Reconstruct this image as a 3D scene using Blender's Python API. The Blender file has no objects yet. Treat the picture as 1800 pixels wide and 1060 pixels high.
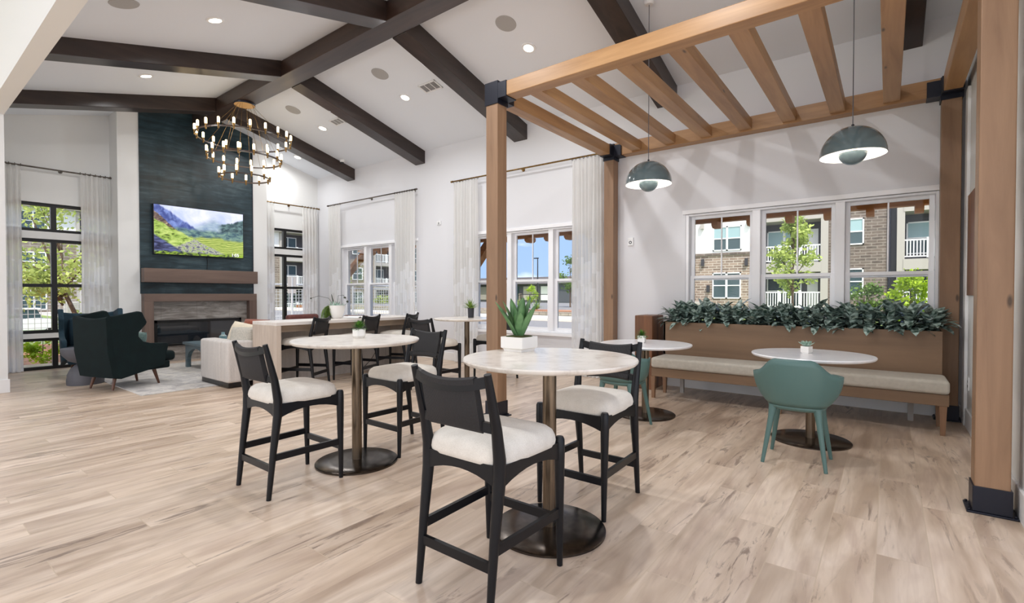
import bpy, bmesh, math, random
from mathutils import Vector, Matrix
R = math.radians
random.seed(7)
SC = bpy.context.scene
COL = SC.collection

# ------------------------------------------------------------------ camera
cam_d = bpy.data.cameras.new('camera'); cam_d.sensor_width = 36.0
cam_d.lens = 36.0*863.0/1800.0; cam_d.clip_start = 0.05; cam_d.clip_end = 600
cam = bpy.data.objects.new('camera', cam_d); COL.objects.link(cam)
cam.location = (0, 0, 1.25)
cam.rotation_euler = (R(90-0.903), 0, R(37.467))
SC.camera = cam

# ------------------------------------------------------------------ view / bounces
SC.view_settings.view_transform = 'Standard'
try: SC.view_settings.look = 'None'
except Exception: pass
SC.view_settings.gamma = 1.0
SC.view_settings.use_curve_mapping = False
SC.view_settings.exposure = 0.0
cy = SC.cycles
cy.max_bounces = 9; cy.diffuse_bounces = 5; cy.glossy_bounces = 4; cy.transmission_bounces = 6; cy.transparent_max_bounces = 14
cy.sample_clamp_indirect = 6.0; cy.caustics_reflective = False; cy.caustics_refractive = False

# ------------------------------------------------------------------ world sky
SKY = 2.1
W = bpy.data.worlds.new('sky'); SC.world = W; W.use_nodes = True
nt = W.node_tree; nt.nodes.clear()
def wn(t, **k):
    n = nt.nodes.new(t)
    for a, b in k.items(): setattr(n, a, b)
    return n
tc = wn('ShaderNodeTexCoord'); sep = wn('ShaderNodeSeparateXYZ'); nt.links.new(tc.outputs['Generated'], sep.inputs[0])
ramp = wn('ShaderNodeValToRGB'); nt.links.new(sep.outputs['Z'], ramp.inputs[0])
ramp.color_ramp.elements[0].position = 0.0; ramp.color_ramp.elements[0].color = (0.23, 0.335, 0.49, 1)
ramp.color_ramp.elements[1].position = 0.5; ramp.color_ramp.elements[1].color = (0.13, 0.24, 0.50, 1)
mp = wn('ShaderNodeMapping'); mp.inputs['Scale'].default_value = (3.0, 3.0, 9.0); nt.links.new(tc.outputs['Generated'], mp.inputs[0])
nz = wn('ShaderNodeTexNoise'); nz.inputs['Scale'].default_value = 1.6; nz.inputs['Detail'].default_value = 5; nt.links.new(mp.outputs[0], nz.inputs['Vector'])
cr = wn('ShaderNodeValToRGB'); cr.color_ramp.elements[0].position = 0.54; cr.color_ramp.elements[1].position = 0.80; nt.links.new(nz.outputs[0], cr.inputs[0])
# white sky added behind the camera (towards -y) as neutral fill light
back_fill = wn('ShaderNodeMapRange'); back_fill.inputs[1].default_value = 0.25; back_fill.inputs[2].default_value = -0.2; back_fill.inputs[3].default_value = 0.0; back_fill.inputs[4].default_value = 0.95
nt.links.new(sep.outputs['Y'], back_fill.inputs[0])
mx = wn('ShaderNodeMath', operation='MAXIMUM'); nt.links.new(cr.outputs[0], mx.inputs[0]); nt.links.new(back_fill.outputs[0], mx.inputs[1])
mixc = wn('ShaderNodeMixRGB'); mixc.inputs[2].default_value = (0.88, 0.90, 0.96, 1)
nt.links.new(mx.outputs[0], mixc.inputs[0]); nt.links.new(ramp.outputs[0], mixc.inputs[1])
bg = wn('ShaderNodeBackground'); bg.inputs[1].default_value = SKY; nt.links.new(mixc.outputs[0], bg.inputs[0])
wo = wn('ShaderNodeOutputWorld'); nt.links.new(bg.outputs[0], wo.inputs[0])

sun_d = bpy.data.lights.new('sun', 'SUN'); sun_d.energy = 5.0; sun_d.angle = R(0.6); sun_d.color = (1.0, 0.95, 0.87)
sun = bpy.data.objects.new('sun', sun_d); COL.objects.link(sun)
sun.rotation_euler = Vector((-0.42, 0.42, -0.9)).to_track_quat('-Z', 'Y').to_euler()

# ------------------------------------------------------------------ colour + material helpers
def S(r, g=None, b=None):
    if g is None: r, g, b = r
    f = lambda c: (c/255/12.92) if c/255 <= 0.04045 else ((c/255+0.055)/1.055)**2.4
    return (f(r), f(g), f(b), 1.0)
class NT:
    def __init__(s, name):
        s.m = bpy.data.materials.new(name); s.m.use_nodes = True
        s.t = s.m.node_tree; s.t.nodes.clear()
        s.out = s.n('ShaderNodeOutputMaterial'); s.b = s.n('ShaderNodeBsdfPrincipled')
        s.l(s.b.outputs[0], s.out.inputs[0])
    def n(s, t, **k):
        n = s.t.nodes.new(t)
        for a, b in k.items(): setattr(n, a, b)
        return n
    def l(s, a, b): s.t.links.new(a, b)
    def setp(s, **k):
        for a, v in k.items(): s.b.inputs[a.replace('_', ' ')].default_value = v
    def coord(s, scale=(1, 1, 1), rot=(0, 0, 0), src='Object'):
        c = s.n('ShaderNodeTexCoord'); m = s.n('ShaderNodeMapping')
        m.inputs['Scale'].default_value = scale; m.inputs['Rotation'].default_value = rot
        s.l(c.outputs[src], m.inputs[0]); return m.outputs[0]
    def noise(s, vec, scale, detail=3, rough=.5, dist=0):
        n = s.n('ShaderNodeTexNoise'); n.inputs['Scale'].default_value = scale; n.inputs['Detail'].default_value = detail
        n.inputs['Roughness'].default_value = rough; n.inputs['Distortion'].default_value = dist
        s.l(vec, n.inputs['Vector']); return n.outputs[0]
    def ramp(s, fac, pts):
        r = s.n('ShaderNodeValToRGB'); e = r.color_ramp.elements
        while len(e) < len(pts): e.new(0.5)
        for i, (p, c) in enumerate(pts): e[i].position = p; e[i].color = c
        s.l(fac, r.inputs[0]); return r.outputs[0]
    def mix(s, fac, a, b, mode='MIX'):
        m = s.n('ShaderNodeMixRGB', blend_type=mode)
        for i, v in enumerate((fac, a, b)):
            if hasattr(v, 'links') or isinstance(v, bpy.types.NodeSocket): s.l(v, m.inputs[i])
            else: m.inputs[i].default_value = v
        return m.outputs[0]
    def math(s, op, a, b=0.0, c=0.0):
        m = s.n('ShaderNodeMath', operation=op)
        for i, v in enumerate((a, b, c)):
            if isinstance(v, bpy.types.NodeSocket): s.l(v, m.inputs[i])
            else: m.inputs[i].default_value = v
        return m.outputs[0]
    def bump(s, h, strength=.3, dist=.01):
        b = s.n('ShaderNodeBump'); b.inputs['Strength'].default_value = strength; b.inputs['Distance'].default_value = dist
        s.l(h, b.inputs['Height']); s.l(b.outputs[0], s.b.inputs['Normal'])
BLK = (0, 0, 0, 1); WHT = (1, 1, 1, 1)
def plain(name, c, rough=.5, metal=0, bump=None, **k):
    m = NT(name); m.setp(Base_Color=S(c), Roughness=rough, Metallic=metal, **k)
    if bump: m.bump(m.noise(m.coord(), bump[0], 3), bump[1], bump[2])
    return m.m
def wood(name, dark, light, axis='Y', scale=1.0, rough=.45, knots=0.0, contrast=1.0):
    m = NT(name)
    sc = {'X': (1.2, 14, 14), 'Y': (14, 1.2, 14), 'Z': (14, 14, 1.2)}[axis]
    v = m.coord(tuple(a*scale for a in sc))
    n1 = m.noise(v, 1.0, 5, .6, .8)
    v2 = m.coord(tuple(a*scale*.35 for a in sc)); n2 = m.noise(v2, 1.0, 2, .5, .3)
    f = m.math('ADD', m.math('MULTIPLY', n1, .6), m.math('MULTIPLY', n2, .4))
    h = .16/contrast
    col = m.ramp(f, [(.5-h, S(dark)), (.5+h, S(light))])
    if knots:
        ks = {'X': (1, 3, 3), 'Y': (3, 1, 3), 'Z': (3, 3, 1)}[axis]
        vo = m.n('ShaderNodeTexVoronoi'); vo.inputs['Scale'].default_value = 1.9; m.l(m.coord(ks), vo.inputs['Vector'])
        k = m.ramp(vo.outputs['Distance'], [(.04, WHT), (.09, BLK)])
        col = m.mix(m.math('MULTIPLY', k, knots), col, S([c*.38 for c in dark]))
    m.l(col, m.b.inputs['Base Color']); m.setp(Roughness=rough); m.bump(n1, .12, .002)
    return m.m
M = {}
# walls and ceiling paint
M['wall'] = plain('white_wall_paint', (233, 233, 231), .75, bump=(60, .05, .002))
M['wall_grey'] = plain('cool_white_wall_paint', (228, 228, 231), .75, bump=(60, .05, .002))
M['ceiling'] = plain('ceiling_paint', (236, 240, 246), .85)
M['trim'] = plain('white_trim_paint', (240, 240, 240), .4)
M['vinyl'] = plain('white_window_vinyl', (250, 250, 252), .35)
M['blackframe'] = plain('black_window_metal', (16, 15, 15), .4)
M['beam'] = wood('dark_stained_beam', (42, 31, 27), (74, 56, 47), 'X', .7, .3)
M['beamy'] = wood('dark_stained_rafter', (38, 30, 27), (66, 52, 46), 'Y', .7, .3)
CD, CL = (146, 106, 68), (192, 150, 104)
M['cedarx'] = wood('cedar_along_x', CD, CL, 'X', .8, .4, .8, .8)
M['cedary'] = wood('cedar_along_y', CD, CL, 'Y', .8, .4, .8, .8)
M['cedarz'] = wood('cedar_post', (124, 94, 70), (162, 129, 100), 'Z', .8, .5, .8, .8)
M['porch'] = wood('stained_porch_timber', (150, 92, 38), (198, 134, 62), 'X', .6, .7)
M['steel'] = plain('black_steel_bracket', (24, 27, 40), .38, .3)
M['black'] = plain('black_stained_wood', (9, 10, 15), .38, bump=(40, .05, .002), Specular_IOR_Level=.35)
M['tvblack'] = plain('black_plastic', (9, 9, 11), .3)
M['bronze'] = NT('brushed_bronze_column').m
def metal(name, c, rough, stretch):
    m = NT(name); n = m.noise(m.coord(stretch), 30, 2)
    m.l(m.ramp(n, [(.3, S([x*.75 for x in c])), (.7, S(c))]), m.b.inputs['Base Color'])
    m.setp(Metallic=1.0, Roughness=rough); return m.m
M['bronze'] = metal('brushed_bronze', (132, 116, 98), .3, (6, 6, .2))
M['bronzebase'] = metal('dark_bronze_base', (92, 84, 78), .24, (1, 1, 1))
M['brass'] = metal('antique_brass', (150, 118, 72), .4, (1, 1, 1))
M['canopy'] = plain('gold_canopy', (214, 170, 110), .45, .2)
M['nickel'] = metal('pewter_rod', (120, 112, 104), .35, (1, 1, 1))
M['chrome'] = plain('chrome', (225, 228, 232), .08, 1.0)

def marble(name, base, vein, amt=1.0, rough=.22):
    m = NT(name); v = m.coord((1, 1, 1))
    n = m.noise(v, 3.2, 7, .62, 1.6); n2 = m.noise(v, 9, 5, .6, .7)
    f = m.math('ADD', m.math('MULTIPLY', n, .65), m.math('MULTIPLY', n2, .35))
    m.l(m.ramp(f, [(.40, S(vein)), (.52, S(base)), (.8, S([min(255, c+8) for c in base]))]), m.b.inputs['Base Color'])
    m.setp(Roughness=rough); return m.m
M['marble'] = marble('cream_marble', (232, 225, 215), (210, 200, 189))
M['marblew'] = marble('white_marble', (252, 252, 254), (244, 244, 248))
def fabric(name, c, c2=None, scale=260, rough=.9, bump=.25, stretch=(1, 1, 1), sheen=.12):
    m = NT(name); v = m.coord(stretch); n = m.noise(v, scale, 2)
    n2 = m.noise(v, scale*.06, 3)
    c2 = c2 or [x*.9 for x in c]
    f = m.math('ADD', m.math('MULTIPLY', n, .6), m.math('MULTIPLY', n2, .4))
    m.l(m.ramp(f, [(.35, S(c2)), (.65, S(c))]), m.b.inputs['Base Color'])
    m.setp(Roughness=rough, Sheen_Weight=sheen, Specular_IOR_Level=.25); m.bump(n, bump, .001); return m.m
M['linen'] = fabric('cream_seat_linen', (232, 226, 216), (214, 207, 196))
M['bench_vinyl'] = fabric('grey_beige_bench_upholstery', (196, 190, 178), (182, 176, 164), 30, .6, .05)
M['velvet'] = fabric('dark_teal_velvet', (13, 30, 31), (8, 19, 21), 150, sheen=0)
M['velvet2'] = fabric('slate_teal_velvet', (50, 72, 84), (34, 54, 66), 150, sheen=.03)
M['celadon'] = fabric('celadon_pillow_fabric', (116, 138, 132), (84, 108, 106), 40)
M['sofa'] = fabric('woven_oatmeal_upholstery', (214, 208, 202), (186, 181, 176), 90, .95, .3, (5, 5, .4))
M['cream'] = fabric('cream_pillow_fabric', (226, 214, 192), (208, 196, 174), 120)
M['rust'] = fabric('rust_leather', (150, 76, 48), (120, 58, 38), 40, .6)
M['greypil'] = fabric('warm_grey_pillow_fabric', (192, 186, 174), (164, 160, 150), 50)
M['leather'] = fabric('brown_leather', (138, 112, 104), (118, 88, 80), 20, .5, .1)
M['leather2'] = fabric('reddish_brown_leather', (122, 74, 66), (104, 60, 54), 20, .5, .1)
def weave(name):
    m = NT(name); v = m.coord((1, 1, 1))
    w = m.n('ShaderNodeTexWave', wave_type='BANDS', bands_direction='X'); w.inputs['Scale'].default_value = 60; w.inputs['Distortion'].default_value = 1.2; w.inputs['Detail'].default_value = 2
    w.inputs['Detail Scale'].default_value = 6
    m.l(v, w.inputs['Vector'])
    m.l(m.ramp(w.outputs['Fac'], [(.1, S(12, 12, 13)), (.9, S(54, 52, 54))]), m.b.inputs['Base Color'])
    m.setp(Roughness=.75); m.bump(w.outputs['Fac'], .5, .003); return m.m
M['weave'] = weave('black_woven_cord')
M['teal_plastic'] = plain('sage_green_plastic', (82, 112, 108), .45)
M['pendant'] = plain('slate_green_enamel', (104, 122, 127), .14, 0.0, Coat_Weight=.6, Coat_Roughness=.05)
M['pendant_in'] = plain('white_enamel', (244, 242, 238), .4)
M['ceramic'] = plain('white_ceramic', (236, 233, 228), .45)
M['concrete'] = plain('charcoal_concrete', (92, 92, 98), .6, bump=(30, .2, .005))
M['darkpot'] = plain('charcoal_ceramic', (48, 49, 56), .5)
M['walnut'] = wood('walnut_leg', (78, 48, 34), (104, 66, 46), 'Z', 1, .4)
M['benchwood'] = wood('stained_plywood_bench', (100, 78, 58), (142, 113, 86), 'X', .45, .5, 0, .55)
M['benchleg'] = wood('stained_bench_leg', (120, 88, 64), (146, 112, 84), 'Z', .8, .5)
M['liveedge'] = wood('knotty_reclaimed_wood', (84, 54, 36), (156, 102, 64), 'Z', .35, .45, .9, 1.2)
M['mantel'] = wood('walnut_laminate', (88, 71, 63), (122, 101, 90), 'Y', .5, .5)
M['mantelz'] = wood('walnut_laminate_upright', (88, 71, 63), (122, 101, 90), 'Z', .5, .5)
M['oak'] = wood('bleached_oak_laminate', (176, 160, 146), (206, 192, 178), 'Z', 1.6, .5)
M['oakh'] = wood('bleached_oak_edge', (164, 146, 128), (190, 172, 152), 'Y', 1, .5)
M['countertop'] = wood('pale_counter_laminate', (216, 208, 200), (232, 226, 220), 'Y', 1, .4)
M['bluegrey'] = wood('blue_grey_painted_wood', (70, 88, 96), (100, 120, 128), 'X', 1, .4)
M['soil'] = plain('moss', (70, 76, 30), .95, bump=(60, .8, .02))
def leafmat(name, a, b, rough=.45, sc=30, trans=.0):
    m = NT(name); n = m.noise(m.coord(), sc, 2)
    oi = m.n('ShaderNodeObjectInfo')
    m.l(m.ramp(n, [(.38, S(a)), (.62, S(b))]), m.b.inputs['Base Color']); m.setp(Roughness=rough)
    if trans:
        t = m.n('ShaderNodeBsdfTranslucent'); t.inputs[0].default_value = S(b); mx = m.n('ShaderNodeMixShader'); mx.inputs[0].default_value = trans
        m.l(m.b.outputs[0], mx.inputs[1]); m.l(t.outputs[0], mx.inputs[2]); m.l(mx.outputs[0], m.out.inputs[0])
    return m.m
M['agave'] = leafmat('agave_green', (70, 110, 66), (104, 144, 92), .5, 12)
M['fern'] = leafmat('fern_green', (48, 92, 26), (92, 142, 48), .6)
M['tuft'] = leafmat('yellow_green_tuft', (96, 130, 50), (150, 178, 84), .6)
M['succulent'] = leafmat('pale_blue_green_succulent', (124, 156, 138), (176, 200, 186), .5)
M['planterleaf'] = leafmat('silvery_dark_leaf', (52, 76, 64), (186, 206, 198), .28, 26)
M['treeleaf'] = leafmat('pale_yellow_green_leaf', (134, 154, 74), (194, 208, 116), .6, 3, .35)  # pale yellow-green leaf colour
M['treeleaf2'] = leafmat('mid_green_leaf', (62, 92, 34), (112, 142, 56), .6, 3, .3)
M['limeleaf'] = leafmat('lime_green_leaf', (128, 160, 24), (184, 210, 52), .6, 3, .35)
M['bark'] = plain('bark', (96, 78, 64), .9, bump=(20, .5, .02))
M['stem'] = plain('dark_stem', (58, 62, 48), .7)
def glass(name, gl=.06, tint=(1, 1, 1, 1)):
    m = NT(name); m.t.nodes.remove(m.b)
    tr = m.n('ShaderNodeBsdfTransparent'); tr.inputs[0].default_value = tint
    g = m.n('ShaderNodeBsdfGlossy'); g.inputs['Roughness'].default_value = .02
    f = m.n('ShaderNodeFresnel'); f.inputs['IOR'].default_value = 1.2
    x = m.n('ShaderNodeMixShader'); m.l(f.outputs[0], x.inputs[0]); m.l(tr.outputs[0], x.inputs[1]); m.l(g.outputs[0], x.inputs[2]); m.l(x.outputs[0], m.out.inputs[0])
    return m.m
M['glass'] = glass('window_glass')
M['bottle'] = plain('blue_green_glass', (150, 196, 200), .1, Transmission_Weight=.6)
def emit(name, c, s):
    m = NT(name); m.setp(Base_Color=S(c), Emission_Color=S(c), Emission_Strength=s); return m.m
M['bulb'] = emit('glowing_bulb', (255, 226, 176), 4)
M['lampdisc'] = emit('glowing_downlight', (255, 244, 226), 14)
M['speakergrille'] = plain('grey_speaker_grille', (178, 176, 174), .8, bump=(300, .3, .002))
M['plate'] = plain('white_plastic', (238, 238, 238), .4)
M['darklens'] = plain('dark_lens', (40, 40, 44), .2)

# floor: wood-look planks running along y
def floor_mat():
    m = NT('wood_look_plank_floor')
    PW, PL = .205, 1.22
    c = m.n('ShaderNodeTexCoord'); s = m.n('ShaderNodeSeparateXYZ'); m.l(c.outputs['Object'], s.inputs[0])
    xr = m.math('DIVIDE', m.math('ADD', s.outputs['X'], 40.01), PW)
    row = m.math('FLOOR', xr); fx = m.math('FRACT', xr)
    yr = m.math('ADD', m.math('DIVIDE', m.math('ADD', s.outputs['Y'], 30.0), PL), m.math('MULTIPLY', row, .3334))
    colm = m.math('FLOOR', yr); fy = m.math('FRACT', yr)
    cv = m.n('ShaderNodeCombineXYZ'); m.l(row, cv.inputs[0]); m.l(colm, cv.inputs[1])
    wn_ = m.n('ShaderNodeTexWhiteNoise', noise_dimensions='2D'); m.l(cv.outputs[0], wn_.inputs['Vector'])
    rnd = wn_.outputs['Value']
    # per plank shifted coordinates
    gx = m.math('ADD', s.outputs['X'], m.math('MULTIPLY', rnd, 37.0)); gy = m.math('ADD', s.outputs['Y'], m.math('MULTIPLY', rnd, 91.0))
    def nn(sx, sy, detail, rough, dist, off=0.0):
        v = m.n('ShaderNodeCombineXYZ'); m.l(m.math('MULTIPLY', gx, sx), v.inputs[0]); m.l(m.math('MULTIPLY', gy, sy), v.inputs[1]); v.inputs[2].default_value = off
        return m.noise(v.outputs[0], 1.0, detail, rough, dist)
    broad = nn(6, .9, 3, .5, 1.2)
    base = m.ramp(broad, [(.33, S(190, 168, 146)), (.5, S(213, 193, 172)), (.68, S(229, 211, 192))])
    fine = nn(42, 2.2, 4, .6, .5, 3.0)
    base = m.mix(m.math('MULTIPLY', m.ramp(fine, [(.45, BLK), (.75, WHT)]), .28), base, S(178, 152, 132))
    streak = nn(11, 1.5, 6, .66, 2.2, 7.0)
    sm = m.ramp(streak, [(.545, BLK), (.63, WHT)])
    gate = m.ramp(nn(3.2, 1.0, 2, .5, .6, 12.0), [(.45, BLK), (.60, WHT)])
    base = m.mix(m.math('MULTIPLY', m.math('MULTIPLY', sm, gate), .70), base, S(118, 98, 86))
    halo = m.ramp(nn(6, 1.1, 3, .5, 1.5, 7.0), [(.50, BLK), (.66, WHT)])
    base = m.mix(m.math('MULTIPLY', halo, .35), base, S(176, 150, 134))
    tone = m.mix(rnd, (.90, .885, .875, 1), (1.06, 1.05, 1.04, 1))
    base = m.mix(1.0, base, tone, 'MULTIPLY')
    # joints
    ex = m.math('MINIMUM', fx, m.math('SUBTRACT', 1.0, fx)); ey = m.math('MINIMUM', fy, m.math('SUBTRACT', 1.0, fy))
    jx = m.math('LESS_THAN', m.math('MULTIPLY', ex, PW), .0022); jy = m.math('LESS_THAN', m.math('MULTIPLY', ey, PL), .0022)
    j = m.math('MAXIMUM', jx, jy)
    base = m.mix(m.math('MULTIPLY', j, .9), base, S(202, 182, 158))
    m.l(base, m.b.inputs['Base Color']); m.setp(Roughness=.36)
    rr = m.math('ADD', m.math('MULTIPLY', broad, .18), .26); m.l(rr, m.b.inputs['Roughness'])
    b = m.n('ShaderNodeBump'); b.inputs['Strength'].default_value = .25; b.inputs['Distance'].default_value = .002
    m.l(m.math('SUBTRACT', m.math('MULTIPLY', fine, .3), j), b.inputs['Height']); m.l(b.outputs[0], m.b.inputs['Normal'])
    return m.m
M['floor'] = floor_mat()

def curtain_mat():
    m = NT('sheer_curtain_with_block_pattern'); m.t.nodes.remove(m.b)
    c = m.n('ShaderNodeTexCoord'); s = m.n('ShaderNodeSeparateXYZ'); m.l(c.outputs['UV'], s.inputs[0])
    # staggered vertical blocks that thin out towards the top
    bx = m.math('MULTIPLY', s.outputs['X'], 15.0); col = m.math('FLOOR', bx)
    by = m.math('ADD', m.math('MULTIPLY', s.outputs['Y'], 15.0), m.math('MULTIPLY', col, .43)); row = m.math('FLOOR', by)
    v = m.n('ShaderNodeCombineXYZ'); m.l(col, v.inputs[0]); m.l(row, v.inputs[1])
    w = m.n('ShaderNodeTexWhiteNoise', noise_dimensions='2D'); m.l(v.outputs[0], w.inputs['Vector'])
    lim = m.n('ShaderNodeMapRange'); m.l(s.outputs['Y'], lim.inputs[0]); lim.inputs[1].default_value = .45; lim.inputs[2].default_value = .72; lim.inputs[3].default_value = .45; lim.inputs[4].default_value = 1.0
    blk = m.math('GREATER_THAN', w.outputs['Value'], lim.outputs[0])
    colr = m.mix(blk, S(247, 246, 244), S(254, 254, 254))
    d = m.n('ShaderNodeBsdfDiffuse'); t = m.n('ShaderNodeBsdfTranslucent'); tr = m.n('ShaderNodeBsdfTransparent')
    m.l(colr, d.inputs[0]); m.l(colr, t.inputs[0])
    x = m.n('ShaderNodeMixShader'); x.inputs[0].default_value = .42; m.l(d.outputs[0], x.inputs[1]); m.l(t.outputs[0], x.inputs[2])
    y = m.n('ShaderNodeMixShader'); m.l(m.math('SUBTRACT', .10, m.math('MULTIPLY', blk, .04)), y.inputs[0])
    m.l(x.outputs[0], y.inputs[1]); m.l(tr.outputs[0], y.inputs[2]); m.l(y.outputs[0], m.out.inputs[0])
    return m.m
M['curtain'] = curtain_mat()

def teal_tile():
    m = NT('dark_teal_veined_tile'); v = m.coord((1, .9, 7))
    n = m.noise(v, 1.5, 7, .65, 1.2); n2 = m.noise(m.coord((1, 1, 1)), 2.2, 3, .5, .6)
    f = m.math('ADD', m.math('MULTIPLY', n, .6), m.math('MULTIPLY', n2, .4))
    col = m.ramp(f, [(.40, S(23, 38, 44)), (.52, S(38, 58, 66)), (.68, S(74, 94, 100))])
    c = m.n('ShaderNodeTexCoord'); s = m.n('ShaderNodeSeparateXYZ'); m.l(c.outputs['Object'], s.inputs[0])
    r = m.math('DIVIDE', s.outputs['Z'], .61); row = m.math('FLOOR', r)
    fy = m.math('FRACT', m.math('ADD', m.math('DIVIDE', s.outputs['Y'], 1.22), m.math('MULTIPLY', row, .5)))
    j = m.math('MAXIMUM', m.math('LESS_THAN', m.math('FRACT', r), .006), m.math('LESS_THAN', fy, .003))
    col = m.mix(m.math('MULTIPLY', j, .7), col, S(22, 34, 38))
    m.l(col, m.b.inputs['Base Color']); m.setp(Roughness=.35); return m.m
M['teal'] = teal_tile()
def stone_tile():
    m = NT('grey_striated_stone_tile'); n = m.noise(m.coord((1, 1.2, 7)), 1.6, 7, .65, 1.0)
    col = m.ramp(n, [(.34, S(104, 96, 90)), (.5, S(140, 134, 128)), (.66, S(172, 166, 160))])
    c = m.n('ShaderNodeTexCoord'); s = m.n('ShaderNodeSeparateXYZ'); m.l(c.outputs['Object'], s.inputs[0])
    j = m.math('LESS_THAN', m.math('FRACT', m.math('DIVIDE', m.math('ADD', s.outputs['Y'], 10-3.266), .585)), .006)
    col = m.mix(j, col, S(84, 78, 74)); m.l(col, m.b.inputs['Base Color']); m.setp(Roughness=.4); return m.m
M['stone'] = stone_tile()
def rug_mat():
    m = NT('distressed_grey_beige_rug'); v = m.coord((1, 1, 1)); n = m.noise(v, 5, 8, .75, .8); n2 = m.noise(v, 1.1, 3)
    f = m.math('ADD', m.math('MULTIPLY', n, .7), m.math('MULTIPLY', n2, .3))
    m.l(m.ramp(f, [(.38, S(156, 152, 152)), (.5, S(198, 194, 190)), (.62, S(222, 216, 206))]), m.b.inputs['Base Color'])
    m.setp(Roughness=.95); m.bump(m.noise(v, 200, 2), .5, .004); return m.m
M['rug'] = rug_mat()
def brick(name, a, b, mortar, axis='x', sc=1.0):
    m = NT(name); c = m.n('ShaderNodeTexCoord'); s = m.n('ShaderNodeSeparateXYZ'); m.l(c.outputs['Object'], s.inputs[0])
    v = m.n('ShaderNodeCombineXYZ'); m.l(s.outputs['X' if axis == 'x' else 'Y'], v.inputs[0]); m.l(s.outputs['Z'], v.inputs[1])
    t = m.n('ShaderNodeTexBrick'); t.inputs['Scale'].default_value = 1.0; t.inputs['Brick Width'].default_value = .5*sc; t.inputs['Row Height'].default_value = .16*sc
    t.inputs['Mortar Size'].default_value = .02*sc; t.inputs['Color1'].default_value = S(a); t.inputs['Color2'].default_value = S(b); t.inputs['Mortar'].default_value = S(mortar)
    m.l(v.outputs[0], t.inputs['Vector'])
    n = m.noise(m.coord((1, 1, 3)), 3, 3)
    m.l(m.mix(.2, t.outputs[0], m.ramp(n, [(.3, S(96, 86, 78)), (.7, S(190, 182, 174))])), m.b.inputs['Base Color']); m.setp(Roughness=.9); return m.m
M['brickx'] = brick('brown_brick', (158, 136, 120), (104, 84, 72), (196, 186, 176))
M['brickdark'] = brick('dark_brown_brick', (100, 84, 76), (64, 52, 47), (136, 126, 118))
M['bricky'] = brick('greyish_brown_brick', (132, 120, 108), (98, 86, 76), (150, 142, 132), 'y', 1.5)
def siding(name, c, axis='Z'):
    m = NT(name); cc = m.n('ShaderNodeTexCoord'); s = m.n('ShaderNodeSeparateXYZ'); m.l(cc.outputs['Object'], s.inputs[0])
    j = m.math('LESS_THAN', m.math('FRACT', m.math('DIVIDE', s.outputs[axis], .18)), .1)
    m.l(m.mix(m.math('MULTIPLY', j, .35), S(c), S([x*.6 for x in c])), m.b.inputs['Base Color']); m.setp(Roughness=.7); return m.m
M['sidewhite'] = plain('white_panel_siding', (228, 230, 232), .7)
M['sidegrey'] = siding('dark_grey_lap_siding', (84, 84, 92))
M['sidebeige'] = plain('greige_trim', (170, 165, 160), .7)
M['bwhite'] = plain('white_exterior_trim', (238, 240, 242), .5)
M['bglass'] = plain('building_window_glass', (60, 78, 84), .08)
M['blind'] = plain('blue_white_blind', (150, 178, 184), .6)
M['asphalt'] = plain('asphalt', (126, 124, 124), .95, bump=(30, .3, .01))
M['paint'] = plain('white_parking_line_paint', (236, 236, 232), .8)
M['curb'] = plain('concrete_curb', (214, 208, 198), .9)
M['mulch'] = fabric('brown_mulch', (178, 124, 88), (124, 80, 54), 14, 1, .9)
M['grass'] = fabric('lawn', (128, 146, 66), (92, 118, 48), 8, 1, .9)
M['block'] = brick('grey_retaining_block', (176, 166, 152), (150, 140, 128), (110, 104, 96))
M['shingle'] = plain('dark_shingle', (84, 78, 76), .9)
M['galv'] = plain('galvanised_wire', (190, 192, 194), .5, .3)

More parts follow.
